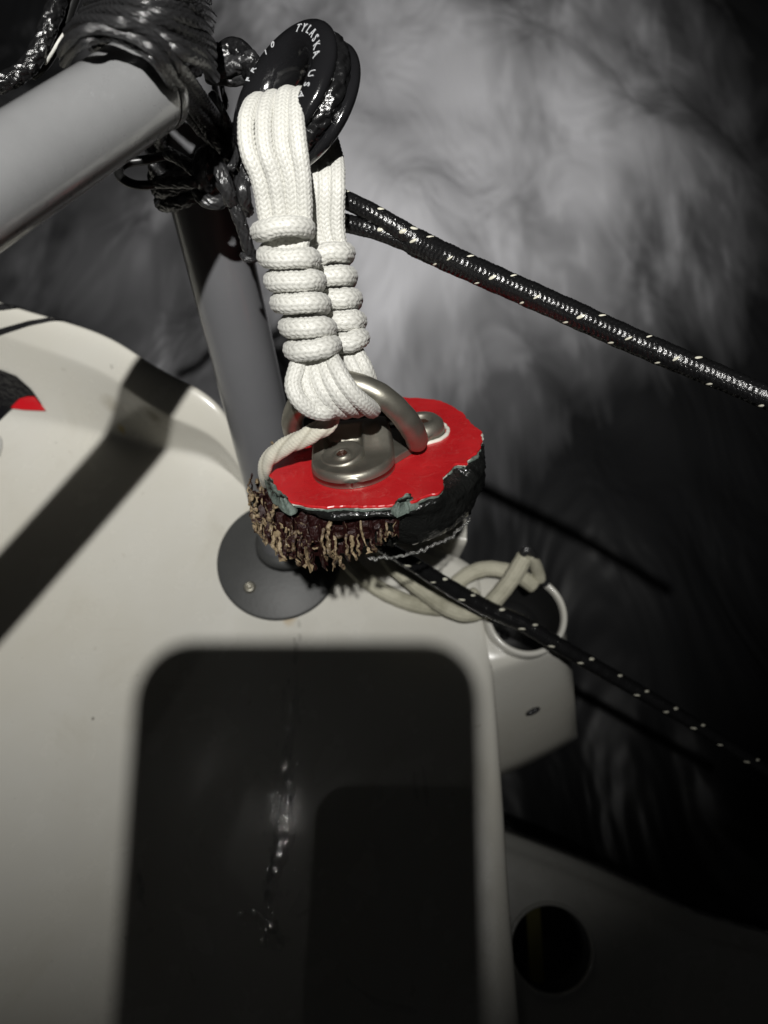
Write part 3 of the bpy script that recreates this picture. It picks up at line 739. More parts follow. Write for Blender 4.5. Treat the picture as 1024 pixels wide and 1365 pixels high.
# honeycomb core: real cell walls, torn and bent
M_honey = N('honeycomb_paper')
at = M_honey.n('ShaderNodeAttribute', attribute_name='relief').outputs['Fac']
hn = M_honey.noise(520, 4, .7); fac = M_honey.math('ADD', at, M_honey.math('MULTIPLY_ADD', hn, .9, -.45))
M_honey.set(base=M_honey.mix(M_honey.ramp(fac, [(.40, 0), (.62, 1)]), (.020, .0035, .003), (.31, .235, .14)), rough=.45, spec=.5, coat=.2)
M_honey.bump(M_honey.noise(1500, 3, .7), .0004, .8)
hb = MB(); s_ = .0021
fr = MB()
def wallh(u): return float(np.interp(u, [-.0105, .001, .006], [-.0163, -.0100, -.0058]))
seen = set()
for qi in range(-22, 23):
    for ri in range(-22, 23):
        cu = s_ * 1.5 * qi; cv = s_ * math.sqrt(3) * (ri + qi / 2)
        for k in range(6):
            a0 = R(60 * k); a1 = R(60 * (k + 1))
            p0 = (cu + s_ * math.cos(a0), cv + s_ * math.sin(a0)); p1 = (cu + s_ * math.cos(a1), cv + s_ * math.sin(a1))
            key = (round((p0[0] + p1[0]) * 5e4), round((p0[1] + p1[1]) * 5e4))
            if key in seen: continue
            seen.add(key)
            mx, my = (p0[0] + p1[0]) / 2, (p0[1] + p1[1]) / 2
            r = math.hypot(mx, my); th = math.degrees(math.atan2(my, mx))
            if not (th < -72 or th > 152): continue
            ro = .0318 + .0012 * noise.noise(Vector((th * .08, 1, 2))) + (.0030 if th < -115 or th > 150 else 0)
            if th > -95 and th < -72: ro -= .0022
            if r < .0215 or r > ro or mx > .0055: continue
            outer = (r - .0215) / (ro - .0215)
            tang = abs((p1[0] - p0[0]) * mx + (p1[1] - p0[1]) * my) / (r * s_) < .55
            if outer > .70 and tang and rng.random() < .75: continue
            ht = -.0030 - .0025 * outer - rng.random() * .0022 - (.0025 if outer > .75 else 0)
            if th > 150 or th < -165: ht -= .001
            hbo = wallh(mx) + rng.random() * .0016
            nh, nw_ = 8, 3
            vv = []; aa = []
            bend = rng.normal(0, .00040) * (0.3 + outer)
            e = np.array([p1[0] - p0[0], p1[1] - p0[1]]); nn_ = np.array([-e[1], e[0]]) / np.linalg.norm(e)
            for a in range(nh):
                for b in range(nw_):
                    t = b / (nw_ - 1); w_ = a / (nh - 1)
                    h_ = ht + (hbo - ht) * w_
                    if a in (0, nh - 1): h_ += rng.normal(0, .0005)
                    j0 = rng.normal(0, .00009); off = bend * math.sin(w_ * math.pi * 1.3) + j0 + (.00025 * math.sin(w_ * 9 + mx * 4e3) if b == 1 else 0)
                    sx_ = .00018 * noise.noise(Vector((mx * 900, my * 900, h_ * 500)))
                    vv.append(T3(p0[0] + e[0] * t + nn_[0] * off + sx_, p0[1] + e[1] * t + nn_[1] * off + sx_, h_))
                    rv_ = math.hypot(p0[0] + e[0] * t, p0[1] + e[1] * t); oo = np.clip((rv_ - ro + .0012) / .0012, 0, 1)
                    ed = max(0, 1 - w_ * 9, (w_ - .88) * 8) * .35 + .62 * oo
                    aa.append(min(1, ed * (.7 + .6 * rng.random())))
            ff = [(a * nw_ + b, a * nw_ + b + 1, (a + 1) * nw_ + b + 1, (a + 1) * nw_ + b) for a in range(nh - 1) for b in range(nw_ - 1)]
            hb.add(vv, ff, at=np.array(aa))
hc_ = hb.build('honeycomb_core', M_honey, piece, smooth=False); tag(hc_, None, None, None, 'stuff')
so_ = hc_.modifiers.new('solid', 'SOLIDIFY'); so_.thickness = .00016
# torn resin fillets and frayed paper flags on the broken face
RM = MB()
def ridge(pts, r0):
    q = [[*T3(a, b, c), r0 * rng.uniform(.5, 1.5)] for a, b, c in pts]
    v, f, uv, h_ = cord_mesh(np.array(q), r0, 'bare', step=.00028)
    v = v + np.array([np.array(noise.noise_vector(Vector(q * 1500))) for q in v]) * r0 * .9; RM.add(v, f, uv, np.full(len(v), rng.uniform(.34, .66)))
for lay in range(3):
    th = -214.0
    while th < -76:
        th += rng.uniform(2.6, 5.4) * (1.0 if lay == 0 else 1.7)
        left = th < -118
        if lay and rng.random() < (.25 if left else .6): continue
        ro = (.0318 + (.0028 if left else 0) - lay * .0016) * (1 + rng.normal(0, .012)); u = ro * math.cos(R(th))
        if u > .0052: continue
        lo_ = wallh(u) + rng.uniform(.0002, .0016); hi_ = -.0040 - rng.random() * .0022 + (.0008 * lay)
        if rng.random() < .25: lo_ = lo_ * rng.uniform(.6, .9)
        if rng.random() < .30 and left: hi_ = hi_ - .0035
        if lo_ > hi_ - .001: continue
        n_ = max(4, int((hi_ - lo_) / .0011)); pts = []; dth = rng.normal(0, 1.6)
        for k in range(n_):
            t = k / (n_ - 1); a = R(th + dth * t + rng.normal(0, .45)); rr = ro + .0010 * math.sin(t * 3.1) + rng.normal(0, .00028)
            pts.append((rr * math.cos(a), rr * math.sin(a), hi_ + (lo_ - hi_) * t))
        ridge(pts, rng.uniform(.00022, .00046))
        for _b in range(int(rng.random() < (.9 if left else .45))):      # torn bridges to the next cell
            h0 = rng.uniform(lo_, hi_) if left else rng.choice([lo_, hi_]); sp = rng.uniform(2.5, 5.5)
            ridge([((ro + rng.normal(0, .0003)) * math.cos(R(th + sp * t)), (ro + rng.normal(0, .0003)) * math.sin(R(th + sp * t)), h0 + rng.normal(0, .0004)) for t in (0, .35, .7, 1)], rng.uniform(.00018, .00040))
rg_ = RM.build('torn_cell_edges', M_honey, piece, smooth=True); tag(rg_, None, None, None, 'stuff')
for i in range(26):
    th = R(rng.uniform(-212, -74)); ro = .0322 + rng.normal(0, .0006) + (.0026 if math.degrees(th) < -115 else -.0006)
    u, v_ = ro * math.cos(th), ro * math.sin(th)
    if u > .005: continue
    lo_ = wallh(u); h_ = rng.choice([rng.uniform(lo_, lo_ + .0025), rng.uniform(lo_, -.005), rng.uniform(-.0075, -.0045)])
    tx = np.array([-math.sin(th), math.cos(th)]); rd = np.array([math.cos(th), math.sin(th)])
    L_ = rng.uniform(.0006, .0020); wd_ = rng.uniform(.0003, .00080); an = rng.normal(math.pi / 2, .42); nseg = 4
    vv = []; curl = rng.normal(0, .0006)
    for a in range(nseg + 1):
        t = a / nseg; w2 = wd_ * (1 - .65 * t) * (.6 + .8 * rng.random())
        du = math.cos(an + curl * 500 * t) * L_ * t; dh = math.sin(an + curl * 500 * t) * L_ * t
        for sg in (-1, 1):
            q = np.array([u, v_]) + tx * (du + sg * w2 * math.sin(an)) + rd * (.0003 * math.sin(t * 3 + i) + rng.normal(0, .00012))
            vv.append(T3(q[0], q[1], h_ + dh + sg * w2 * -math.cos(an)))
    ff = [(2 * a, 2 * a + 1, 2 * a + 3, 2 * a + 2) for a in range(nseg)]
    fr.add(vv, ff, at=np.full(len(vv), .45 + .5 * rng.random()))
fo = fr.build('torn_fibres', M_honey, piece, smooth=False); tag(fo, None, None, None, 'stuff')
so_ = fo.modifiers.new('solid', 'SOLIDIFY'); so_.thickness = .00028

# =================================================================== STEEL EYE (folding pad eye with its ring)
eye = empty('steel_pad_eye', Tq(490, 610, 0), 'brushed steel eye bolted to the red disc, its ring held by the white cord', 'pad eye')
bc = np.array(Tuv(472, 622)); rcn = np.array(Tuv(563, 577))
# white sealant beads
def ringlet(c, r, w_, name, mat, a0=0, a1=360, hh=.0005):
    q = []
    for a in np.arange(a0, a1 + .1, 8):
        q.append([*T3(c[0] + (r + rng.normal(0, .00008)) * math.cos(R(a)), c[1] + (r + rng.normal(0, .00008)) * math.sin(R(a)), hh * .4), w_ * (1 + .08 * rng.normal())])
    v, f, uv, h_ = cord_mesh(np.array(q), w_, 'bare', step=.0004); return mesh(name, v, f, mat, eye, uv=uv, attr=h_)
M_seal = mat_simple('white_sealant', (.78, .76, .68), .5, bumpscale=600)
ringlet(rcn, .0071, .00062, 'sealant_bead', M_seal, -105, 80)
ringlet(bc, .0109, .0003, 'sealant_bead', M_seal, -110, -30)
# front housing as a height field over the disc
def housing():
    nu, nv = 70, 70; v = []
    hw = .0109; vb0, vb1 = -.0119, .0125
    grid = {}
    V_ = []; 
    def top_h(u, w):
        ua = u; rise = np.clip((w + .002) / .010, 0, 1); rise = rise * rise * (3 - 2 * rise)
        h = .0040 + .0042 * rise
        # cylindrical relief for the bolt
        du = u + .0022; dv = w + .0012
        cyl = abs(du) < .0052
        R_ = .0054
        if dv > 0:
            k = np.clip((R_ - abs(du)) / .0014, 0, 1); k = k * k * (3 - 2 * k)
            k2 = np.clip((.0092 - w) / .0020, 0, 1)
            h = h * (1 - k * k2) + .0037 * k * k2
        h += .0007 * math.exp(-((u + .0068) ** 2) / .0000045) * rise + .0006 * math.exp(-((u - .0062) ** 2) / .0000045) * rise
        return h
    for j in range(nv):
        t = j / (nv - 1); w = vb0 + (vb1 - vb0) * t
        half = math.sqrt(max(0, hw ** 2 - min(0, w + .001) ** 2)) if w < -.001 else hw * (1 - .10 * ((w) / .0125) ** 2)
        half = max(half, .0003)
        for i in range(nu):
            s = (i / (nu - 1)) * 2 - 1; u = half * math.sin(s * math.pi / 2)
            edge = (hw - math.hypot(u, w + .001)) if w < -.001 else min(half - abs(u), vb1 - w)
            edge = max(edge, 0)
            e = np.clip(edge / .0013, 0, 1); e = math.sqrt(max(0, 1 - (1 - e) ** 2))
            h = top_h(u, w) * (.42 + .58 * e)
            V_.append(T3(bc[0] + u, bc[1] + w, h))
    f = [(j * nu + i, j * nu + i + 1, (j + 1) * nu + i + 1, (j + 1) * nu + i) for j in range(nv - 1) for i in range(nu - 1)]
    # skirt down to the disc
    rim = [i for i in range(nu)] + [j * nu + nu - 1 for j in range(1, nv)] + [(nv - 1) * nu + i for i in range(nu - 2, -1, -1)] + [j * nu for j in range(nv - 2, 0, -1)]
    k0 = len(V_)
    hts = []
    for r_ in rim:
        p = V_[r_]; hgt = (p - T3(0, 0, 0)) @ tnW; V_.append(p - tnW * (hgt - .0001))
    n_ = len(rim)
    for i in range(n_): f.append((rim[i], rim[(i + 1) % n_], k0 + (i + 1) % n_, k0 + i))
    return mesh('housing', np.array(V_), f, M_steel, eye)
housing()
bcen = T3(bc[0] - .0024, bc[1] - .0012, .0037)
bt = tnW + tuW * -.12 - tvW * .10; bt /= np.linalg.norm(bt)
v, f = lathe([(.0001, .0001), (.00125, .0001), (.00135, .0010), (.0017, .00145), (.0022, .0012), (.0025, .0003), (.0038, .0006), (.0050, .0014), (.0055, .0013), (.0058, .0003), (.0058, -.001)], bcen, bt, tuW, 48, closed=False)
bolt = mesh('bolt_head', v, f, M_steel, eye)
M_hex = mat_simple('rusty_socket', (.05, .022, .014), .4, bumpscale=900)
v, f = lathe([(.0001, .00045), (.0013, .00055), (.00145, .0013), (.0013, .0014), (.0001, .0006)], bcen, bt, tuW, 6)
mesh('hex_socket', v, f, M_hex, bolt, smooth=False)
# rear lobe
v, f = lathe([(.0001, .0028), (.0022, .0028), (.0027, .0040), (.0034, .0045), (.0048, .0042), (.0060, .0030), (.0063, .0015), (.0064, 0)], T3(rcn[0], rcn[1], .0001), tnW, tuW, 48, closed=False)
mesh('rear_lobe', v, f, M_steel, eye)
v, f = lathe([(.0001, .0018), (.0020, .0018), (.0024, .0029), (.0022, .0031), (.0001, .0030)], T3(rcn[0], rcn[1], .0002), tnW, tuW, 6)
mesh('hex_socket', v, f, M_hex, eye, smooth=False)
# base plate joining both lobes, and the dark hinge pin
jo = []
mid = (bc + rcn) / 2; dx = (rcn - bc); Lx = np.linalg.norm(dx); dx /= Lx; dy = np.array([-dx[1], dx[0]])
pl_ = []
for k in range(40):
    a = 2 * math.pi * k / 40; c = rcn if math.cos(a) > 0 else bc; rr = .0060 if math.cos(a) > 0 else .0085
    q = c + dx * rr * math.cos(a) + dy * rr * math.sin(a); pl_.append(q)
slab(np.array(pl_), .0020, .0001, 'base_strap', M_steel, eye, 0, .0006)
pinA = T3(bc[0] - .0135, bc[1] + .0150, .0058); pinB = T3(bc[0] + .0135, bc[1] + .0150, .0058)
axis_tube('hinge_pin', pinA, pinB, .0026, mat_simple('dark_steel', (.03, .03, .03), .35, metal=.8), eye, .0005, 32, 4)
rv = PX([(398, 590, .2265, 11), (391, 576, .221, 13.5), (390, 556, .213, 14.5), (402, 534, .206, 15.5), (427, 516, .2015, 16), (457, 509, .1995, 16.5), (489, 518, .199, 17), (517, 534, .2, 17), (539, 556, .204, 17), (553, 578, .210, 16.5), (556, 588, .214, 15), (556, 594, .2165, 12)])
v, f, uv, hh = cord_mesh(rv, .003, 'bare', step=.0006)
v2 = v.copy(); mesh('eye_ring', v, f, M_steel, eye, uv=uv, attr=hh, subsurf=1)
# red glow-side reflections come from the disc itself

# =================================================================== BLACK ROPES WITH TRACER FLECKS
def add_flecks(parent, pts, period, angs, view_up, size=(.0011, .0007)):
    c, s = spline(pts, .0004); rad = c[:, 3]; c = c[:, :3]; t = np.gradient(c, axis=0); t /= np.linalg.norm(t, axis=1)[:, None]
    mb = MB()
    for k in np.arange(period * .3, s[-1], period):
        for a, off in angs:
            q = k + off + rng.normal(0, .0002)
            if q < 0 or q > s[-1] or rng.random() < .12: continue
            i = int(np.interp(q, s, range(len(s)))); tt = t[i]
            vd = np.array(CAMW) - c[i]; vd = vd - tt * (vd @ tt); vd /= np.linalg.norm(vd); sd_ = np.cross(tt, vd)
            if sd_ @ view_up < 0: sd_ = -sd_
            vv = []; jit = rng.uniform(.75, 1.2, 2)
            for x in np.linspace(-1, 1, 5):
                for y in np.linspace(-1, 1, 5):
                    xx = x * math.sqrt(max(0, 1 - y * y / 2)); yy = y * math.sqrt(max(0, 1 - x * x / 2))
                    aa = R(a) + yy * size[1] * jit[0] / rad[i] + xx * .18; dd = vd * math.cos(aa) + sd_ * math.sin(aa)
                    bulge = .00022 * (1 - xx * xx) * (1 - yy * yy)
                    vv.append(c[i] + tt * xx * size[0] * jit[1] + dd * (rad[i] * 1.01 + bulge))
            ff = [(a_ * 5 + b_, a_ * 5 + b_ + 1, (a_ + 1) * 5 + b_ + 1, (a_ + 1) * 5 + b_) for a_ in range(4) for b_ in range(4)]
            mb.add(vv, ff)
    o = mb.build('tracer_flecks', M_fleck, parent)
    return tag(o, None, None, None, 'stuff')
UPW = Wd((0, 1, 0))
ra = empty('long_black_rope', P(600, 345, .22), 'thick black rope with pale flecks running from behind the white cord to the right edge', 'rope')
main = PX([(538, 315, .2195, 16), (560, 326, .2195, 19), (600, 345, .216, 18.5), (660, 372, .212, 18), (748, 411, .207, 18), (850, 457, .200, 17.5), (1000, 520, .191, 16.5), (1080, 556, .186, 16.5), (1300, 660, .172, 16.5)])
cord('rope_body', main, .004, M_blk, ra, 'fine', step=.0004)
s1 = PX([(400, 246, .224, 11), (430, 250, .222, 12), (457, 264, .2205, 12.5), (500, 286, .2185, 13), (545, 313, .2185, 14), (575, 331, .220, 12)])
s2 = PX([(400, 286, .228, 11), (430, 288, .225, 12), (460, 297, .223, 12.5), (500, 307, .221, 12.5), (545, 323, .2205, 13), (575, 335, .2215, 12)])
cord('rope_strand', s1, .0025, M_blk, ra, 'fine', step=.00035); cord('rope_strand', s2, .0025, M_blk, ra, 'fine', step=.00035)
ANG = [(50, .0042), (2, 0), (-52, -.0036)]
add_flecks(ra, main, .0125, ANG, UPW, (.00068, .00045))
add_flecks(ra, s1, .010, [(50, .002), (0, 0)], UPW, (.0009, .0006)); add_flecks(ra, s2, .010, [(20, .002)], UPW, (.0009, .0006))
rb = empty('lower_black_rope', P(700, 832, .29), 'thinner black rope with pale flecks slanting over the round socket into the dark', 'rope')
low_p = PX([(500, 722, .262, 9), (545, 748, .272, 10.5), (600, 783, .283, 11), (650, 811, .29, 11.5), (700, 833, .2945, 11.5), (745, 860, .298, 11), (790, 886, .302, 10.5), (835, 912, .306, 10), (885, 941, .309, 9.5), (930, 968, .312, 9), (1012, 1020, .318, 9), (1080, 1062, .322, 9)])
cord('rope_body', low_p, .003, M_blk, rb, 'fine', step=.0004)
add_flecks(rb, low_p, .0134, [(35, .0012), (-35, -.0020)], UPW, (.0010, .0005))

# slack dirty white cord
sl = empty('slack_white_cord', P(600, 800, .30), 'slack dirty white cord lying in loops between the torn piece and the round socket', 'cord')
def onh(l, h, r): return np.array([[*Dk(x, y, h_), r_ * .31 / F] for x, y, h_, r_ in [(q + (r,))[:4] if len(q) == 3 else q for q in l]])
cord('cord_loop', onh([(430, 700, .012), (445, 728, .012), (461, 746, .010), (485, 770, .007), (513, 789, .006), (545, 803, .0045), (580, 810, .0045), (612, 806, .008), (640, 790, .010)], 0, 11.5), .003, M_dirty, sl, 'para', step=.0005)
cord('cord_loop', onh([(505, 725, .014), (529, 758, .012), (560, 784, .011), (591, 807, .0105), (622, 818, .011), (652, 806, .011), (676, 780, .013), (692, 756, .016), (702, 738, .019)], 0, 12), .003, M_dirty, sl, 'para', step=.0005)
cord('cord_loop', onh([(702, 738, .019), (711, 748, .015), (717, 762, .010), (720, 776, .006)], 0, 9), .003, M_dirty, sl, 'para', step=.0005)
cord('cord_loop', onh([(585, 800, .0045), (604, 783, .0045), (624, 766, .0045), (650, 758, .0045), (678, 762, .0055), (700, 772, .007), (716, 784, .006)], 0, 11.5), .003, M_dirty, sl, 'para', step=.0005)
cord('whipping', onh([(696, 740, .020), (703, 733, .022), (711, 741, .018), (714, 752, .013)], 0, 6), .002, M_dyn, sl, 'dyn', step=.0004)
cord('whipping', onh([(702, 766, .006), (712, 764, .008), (722, 770, .007), (728, 780, .004)], 0, 6), .002, M_dyn, sl, 'dyn', step=.0004)

# =================================================================== BLACK LASHING AT THE TUBE JOINT
bl = empty('black_lashing', P(240, 120, .22), 'waxed black braided line wound and knotted round the tops of the two grey tubes', 'lashing')
def lashd(x, y, d):
    t = np.clip((y - 95) / 95, 0, 1); t = t * t * (3 - 2 * t)
    return (.1620 + (d - .2155) * 2.05) * (1 - t) + (d - .011) * t
def ln(rows_, r, mat=M_dyn, name='lashing_turn', br='dyn', parent=None):
    if parent is None: rows_ = [(q[0], q[1], lashd(*q[:3])) for q in rows_]
    return cord(name, PX(rows_, r), .003, mat, parent or bl, br, step=.0003)
for rr_, r_ in [
    ([(84, 78, .222), (92, 62, .213), (112, 50, .209), (145, 44, .209), (180, 55, .209), (206, 76, .210), (228, 106, .213), (246, 140, .218), (268, 172, .222)], 11.5),
    ([(92, 52, .222), (118, 36, .212), (155, 34, .209), (192, 48, .2095), (224, 72, .212), (248, 104, .216), (272, 138, .221), (300, 170, .224), (330, 205, .226)], 12.5),
    ([(104, 38, .226), (140, 24, .214), (180, 26, .211), (220, 36, .213), (252, 48, .218), (276, 60, .226), (284, 70, .240)], 12.5),
    ([(190, 44, .216), (215, 55, .212), (243, 66, .2135), (268, 78, .218), (283, 92, .230)], 12.5),
    ([(112, 24, .230), (150, 12, .217), (195, 10, .213), (235, 18, .215), (265, 28, .222), (278, 36, .238)], 12.5),
    ([(116, 10, .232), (155, 0, .219), (200, -4, .215), (240, 2, .217), (268, 10, .224), (278, 18, .240)], 12.5),
    ([(120, -6, .236), (160, -14, .222), (205, -18, .218), (245, -14, .22), (272, -8, .23)], 12.5),
    ([(215, 84, .214), (236, 116, .215), (262, 150, .218), (290, 186, .221), (318, 216, .221), (334, 240, .222)], 12),
    ([(205, 80, .222), (238, 130, .226), (268, 172, .227), (296, 202, .226), (318, 232, .224)], 12),
    ([(284, 128, .232), (296, 150, .228), (306, 176, .222), (310, 200, .218), (302, 218, .216)], 11),
    ([(300, 180, .222), (318, 196, .219), (330, 215, .219), (328, 238, .220), (318, 256, .222)], 10.5)]:
    for sg in (-1, 1):
        wob_ = rng.normal(0, 1.6, (len(rr_), 2)); dz_ = .0012 * (sg > 0) * rng.random()
        ln([(a + sg * 2.2 + wob_[k, 0], b + sg * 6.6 + wob_[k, 1], c + dz_ + rng.normal(0, .0004)) for k, (a, b, c) in enumerate(rr_)], r_ * rng.uniform(.60, .70))
# deeper turns filling the joint; the last two stand in for shade on the tube
for rr_, r_ in [
    ([(120, 60, .235), (170, 40, .232), (225, 50, .234), (270, 80, .245)], 16), ([(110, 30, .24), (170, 14, .236), (230, 16, .238), (275, 30, .25)], 16),
    ([(130, 0, .24), (190, -10, .238), (265, 0, .25)], 17), ([(240, 75, .238), (265, 98, .244), (285, 118, .25), (292, 150, .252)], 15),
    ([(196, 168, .235), (202, 195, .238), (208, 225, .24), (214, 250, .246)], 10), ([(210, 168, .232), (216, 195, .236), (222, 225, .24), (226, 250, .246)], 10)]: ln(rr_, r_, name='inner_turn_shade')
# the knot and its tails
ln([(206, 243, .2185), (222, 243, .217), (240, 243, .216), (258, 243, .215), (272, 240, .217)], 8.6, name='knot_strand')
ln([(222, 204, .222), (236, 210, .219), (250, 219, .217), (260, 228, .217), (270, 238, .219)], 8.6, name='knot_strand')
ln([(276, 201, .222), (269, 208, .2155), (266, 224, .214), (268, 240, .2145), (276, 252, .219)], 9.5, name='knot_strand')
ln([(280, 206, .220), (290, 220, .214), (298, 238, .213), (304, 256, .2145), (309, 272, .218)], 10.5, name='knot_strand')
ln([(262, 246, .222), (268, 262, .219), (282, 270, .2185), (296, 268, .220), (306, 254, .224)], 9.5, name='knot_strand')
ln([(288, 236, .219), (303, 256, .217), (315, 282, .219), (324, 306, .222), (330, 328, .225), (335, 342, .228)], 8.8, name='tail')
ln([(322, 338, .224), (328, 345, .223), (338, 346, .224), (344, 343, .228)], 4.5, name='tail_whipping')
ln([(320, 236, .222), (324, 250, .219), (326, 268, .221), (330, 284, .226)], 10, name='knot_strand')
M_rub = mat_simple('black_rubber', (.008, .008, .008), .35)
ln([(236, 238, .2235), (206, 246, .222), (180, 246, .220), (162, 237, .220), (159, 226, .222), (170, 217, .224), (196, 213, .225), (222, 207, .226)], 6.2, M_rub, 'rubber_loop', 'bare')
# dark turns added where the lashing's shadow falls on the upright tube
pa = t_; pe = np.cross(pa, nW); pe /= np.linalg.norm(pe); pf = np.cross(pe, pa)
for kk, (px_, py_, dd_) in enumerate([(256, 205, .2365), (260, 222, .238), (264, 240, .240)]):
    c0 = P(px_, py_, dd_); s0 = (c0 - postb) @ pa; c0 = postb + pa * s0
    q = [c0 + (pe * math.cos(a) + pf * math.sin(a)) * .0127 + pa * .004 * math.cos(a) for a in np.linspace(0, 2 * math.pi, 26)]
    cord('post_shade_turn', np.hstack([np.array(q), np.full((26, 1), .0022)]), .002, M_dyn, bl, 'dyn', step=.0003)
# glossy black line at the upper left corner
cl_ = empty('corner_black_line', P(40, 70, .2), 'glossy wet black cord hanging in the upper left corner behind the rail tube', 'rope')
ln([(96, -40, .225), (82, -8, .224), (68, 26, .222), (54, 62, .222), (34, 92, .222), (4, 110, .220), (-40, 122, .218)], 13, M_blk, 'cord_body', 'dyn', cl_)
ln([(112, -30, .228), (98, 0, .227), (88, 28, .227), (74, 60, .228), (58, 86, .229), (40, 102, .23)], 8, M_rub, 'cord_body', 'bare', cl_)
ln([(86, 44, .222), (78, 56, .221), (70, 70, .222), (60, 86, .225)], 2.2, M_para, 'white_sliver', 'bare', cl_)  # thin white cord laid beside the black line

# =================================================================== WATER DROPS AND RIVULETS ON THE HULL
M_water = N('clear_water')
_t = M_water.t; _lw = _t.nodes.new('ShaderNodeLayerWeight'); _lw.inputs[0].default_value = .5
_pw = _t.nodes.new('ShaderNodeMath'); _pw.operation = 'POWER'; _t.links.new(_lw.outputs['Facing'], _pw.inputs[0]); _pw.inputs[1].default_value = 4.
_fr = _t.nodes.new('ShaderNodeMath'); _fr.operation = 'MULTIPLY_ADD'; _t.links.new(_pw.outputs[0], _fr.inputs[0]); _fr.inputs[1].default_value = .6; _fr.inputs[2].default_value = .12
_wb = _t.nodes.new('ShaderNodeBump'); _wn = _t.nodes.new('ShaderNodeTexNoise'); _wn.inputs['Scale'].default_value = 170.; _wn.inputs['Detail'].default_value = 3.
_wc = _t.nodes.new('ShaderNodeTexCoord'); _t.links.new(_wc.outputs['Object'], _wn.inputs['Vector']); _t.links.new(_wn.outputs[0], _wb.inputs['Height']); _wb.inputs['Distance'].default_value = .00012; _wb.inputs['Strength'].default_value = .7
_tr = _t.nodes.new('ShaderNodeBsdfTransparent'); _gl = _t.nodes.new('ShaderNodeBsdfGlossy'); _gl.inputs['Roughness'].default_value = .085
_t.links.new(_wb.outputs[0], _gl.inputs['Normal']); _mx = _t.nodes.new('ShaderNodeMixShader'); _t.links.new(_fr.outputs[0], _mx.inputs[0]); _t.links.new(_tr.outputs[0], _mx.inputs[1]); _t.links.new(_gl.outputs[0], _mx.inputs[2])
_t.links.new(_mx.outputs[0], _t.nodes['Material Output'].inputs[0])
def drop_mesh(mb, px, py, rx, ry, h=.075, rot=0.):
    c, nn_ = on_deck(px, py); nn_ = np.array(nn_); e1_ = eR - nn_ * (eR @ nn_); e1_ /= np.linalg.norm(e1_); e2_ = np.cross(nn_, e1_)
    k = .31 / F; n_ = 16; vv = [c + nn_ * min(rx, ry) * k * h * 2]; ff = []
    for j in range(1, 5):
        t = j / 4
        for i in range(n_):
            a = 2 * math.pi * i / n_; w_ = 1 + .12 * math.sin(2 * a + px) + .08 * math.sin(3 * a + py)
            x = rx * k * t * math.cos(a) * w_; y = ry * k * t * math.sin(a) * w_; x, y = x * math.cos(rot) - y * math.sin(rot), x * math.sin(rot) + y * math.cos(rot)
            vv.append(c + e1_ * x + e2_ * y + nn_ * (min(rx, ry) * k * h * 2 * (1 - t * t) - .00002))
    for i in range(n_):
        ff.append((0, 1 + i, 1 + (i + 1) % n_))
        for j in range(3): ff.append((1 + j * n_ + i, 1 + (j + 1) * n_ + i, 1 + (j + 1) * n_ + (i + 1) % n_, 1 + j * n_ + (i + 1) % n_))
    mb.add(vv, ff)
db = MB()
for q in [(399, 832, 3, 6), (400, 850, 3.5, 6), (393, 877, 4, 8), (393, 866, 2.4, 4), (655, 887, 4, 4), (149, 489, 4, 3.5), (333, 764, 3, 3), (320, 1218, 5, 4), (338, 1216, 4, 5), (322, 1232, 5, 4), (366, 1236, 6, 9), (378, 1253, 9, 5), (370, 1262, 10, 5), (358, 1246, 5, 4),
          (388, 1062, 4, 6), (376, 1088, 5, 5), (377, 1102, 7, 5), (352, 640, 2, 2), (186, 1170, 4, 7), (190, 1190, 3, 8), (200, 1240, 5, 3), (170, 1250, 4, 3), (232, 575, 2, 2), (75, 590, 2, 2)]:
    drop_mesh(db, *q)
for i in range(70):
    x = rng.uniform(180, 640); y = rng.uniform(870, 1360); r_ = rng.uniform(.7, 1.8)
    drop_mesh(db, x, y, r_, r_ * rng.uniform(.8, 1.5))
for i in range(60):
    x = rng.uniform(-10, 330); y = rng.uniform(640, 1360); r_ = rng.uniform(.6, 1.3)
    drop_mesh(db, x, y, r_, r_)
def face_out(mb):
    V = np.vstack(mb.v)
    for i, f in enumerate(mb.f):
        if np.cross(V[f[1]] - V[f[0]], V[f[2]] - V[f[0]]) @ nW < 0: mb.f[i] = tuple(f[::-1])
for i in range(110):
    t_2 = rng.random(); x = 392 - 36 * t_2 + rng.normal(0, 9); y = 900 + 370 * t_2
    r_ = rng.uniform(1.4, 4.4); drop_mesh(db, x, y, r_ * .8, r_ * rng.uniform(1, 2.4), rng.uniform(.05, .11))
face_out(db)
dr = db.build('water_drops', M_water, None); tag(dr, 'scattered clear water drops beaded on the white hull', None, 'water on the hull', 'stuff')
rvn = MB()
def rivulet(pts, h=.5):
    p = np.array(pts, float); p, _ = spline(np.hstack([p[:, :2], np.zeros((len(p), 1)), p[:, 2:]]), 3.0)
    p = p[:, [0, 1, 3]]; t = np.gradient(p[:, :2], axis=0); t /= np.linalg.norm(t, axis=1)[:, None] + 1e-9; vv = []; K = 9
    for i, (x, y, w_) in enumerate(p):
        w_ *= 1 + .35 * noise.noise(Vector((x * .09, y * .07, w_))); nx, ny = -t[i, 1], t[i, 0]
        for k in range(K):
            s = -1 + 2 * k / (K - 1); q, nn_ = on_deck(x + nx * s * w_, y + ny * s * w_)
            vv.append(q + np.array(nn_) * ((1 - s * s) * w_ * .31 / F * h * (1 + .9 * noise.noise(Vector((x * .10, y * .055, s * .6)))) - .00003))
    m_ = len(p); rvn.add(vv, [(i * K + k, i * K + k + 1, (i + 1) * K + k + 1, (i + 1) * K + k) for i in range(m_ - 1) for k in range(K - 1)])
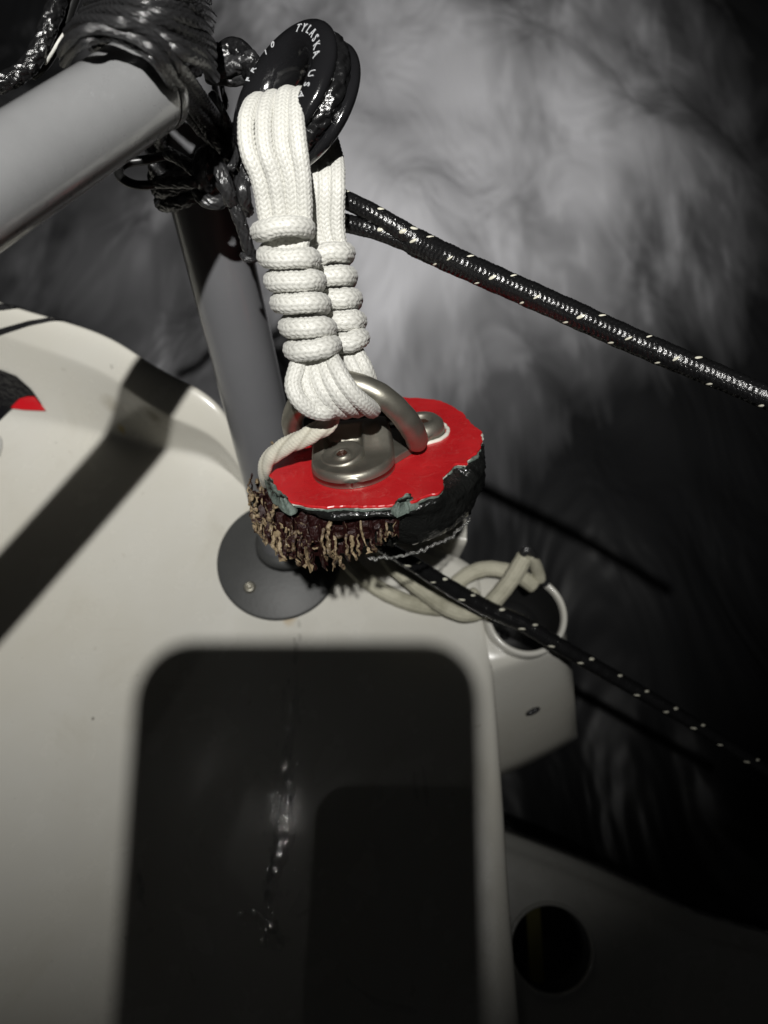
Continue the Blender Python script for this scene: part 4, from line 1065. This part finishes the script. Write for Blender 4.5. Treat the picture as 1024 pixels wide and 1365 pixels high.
rivulet([(396, 884, 2), (394, 930, 6), (388, 975, 7), (380, 1020, 8), (385, 1050, 10), (380, 1080, 12), (380, 1110, 15), (370, 1150, 11), (358, 1185, 7), (352, 1205, 2)], .045)
rivulet([(372, 1060, 2), (377, 1085, 7), (374, 1120, 9), (364, 1160, 6), (356, 1180, 2)], .05)
rivulet([(400, 1186, 2), (399, 1196, 4), (394, 1208, 5), (384, 1220, 2)], .06)
rivulet([(552, 1028, 2), (553, 1048, 3), (557, 1066, 2)], .2); rivulet([(563, 1020, 2), (567, 1045, 3.5), (570, 1075, 2)], .2)
rivulet([(462, 1300, 1), (466, 1310, 3), (480, 1320, 2.5), (500, 1334, 5), (520, 1342, 7), (540, 1345, 6), (556, 1350, 3)], .2)
rivulet([(184, 1165, 2), (190, 1180, 4), (187, 1195, 4), (196, 1210, 2)], .2)
rivulet([(320, 1212, 2), (338, 1216, 6), (352, 1226, 4), (368, 1242, 8), (380, 1262, 3)], .06)
rivulet([(392, 850, 2), (396, 866, 4), (393, 886, 3)], .2)
face_out(rvn)
ro_ = rvn.build('water_rivulet', M_water, None); tag(ro_, 'thin runs of clear water trickling down the dark middle of the hull', None, 'water on the hull', 'stuff')

# =================================================================== THE PHONE (stands behind the lens; its shadow falls on the hull)
M_case = mat_simple('phone_case', (.02, .02, .022), .45, bumpscale=600)
ph = empty('phone', W((-.0205, -.069, -.008)), 'dark phone held over the hull, casting the large rounded rectangular shadow on it', 'phone')
def rounded(cx, cy, w_, h_, r_, z0, z1, name, mat, parent):
    q = []
    for k, (sx_, sy_) in enumerate(((1, 1), (-1, 1), (-1, -1), (1, -1))):
        for a in np.linspace(0, math.pi / 2, 9): b = a + k * math.pi / 2; q.append((cx + sx_ * (w_ / 2 - r_) + r_ * math.cos(b), cy + sy_ * (h_ / 2 - r_) + r_ * math.sin(b)))
    n_ = len(q); v = [W((x, y, z0)) for x, y in q] + [W((x, y, z1)) for x, y in q]
    f = [(i, (i + 1) % n_, n_ + (i + 1) % n_, n_ + i) for i in range(n_)] + [tuple(range(n_))[::-1], tuple(range(n_, 2 * n_))]
    return mesh(name, np.array(v), f, mat, parent, smooth=False, auto=.0009)
rounded(-.0205, -.069, .078, .158, .0125, -.012, -.004, 'phone_body', M_case, ph)
rounded(-.0205, -.069, .070, .150, .009, -.0128, -.0121, 'screen', M_gloss, ph)
v, f = lathe([(.0050, 0), (.0062, 0), (.0064, .0016), (.0050, .0016)], W((0, 0, -.0039)), Wd((0, 0, 1)), Wd((1, 0, 0)), 40)
mesh('lens_ring', v, f, M_case, ph)
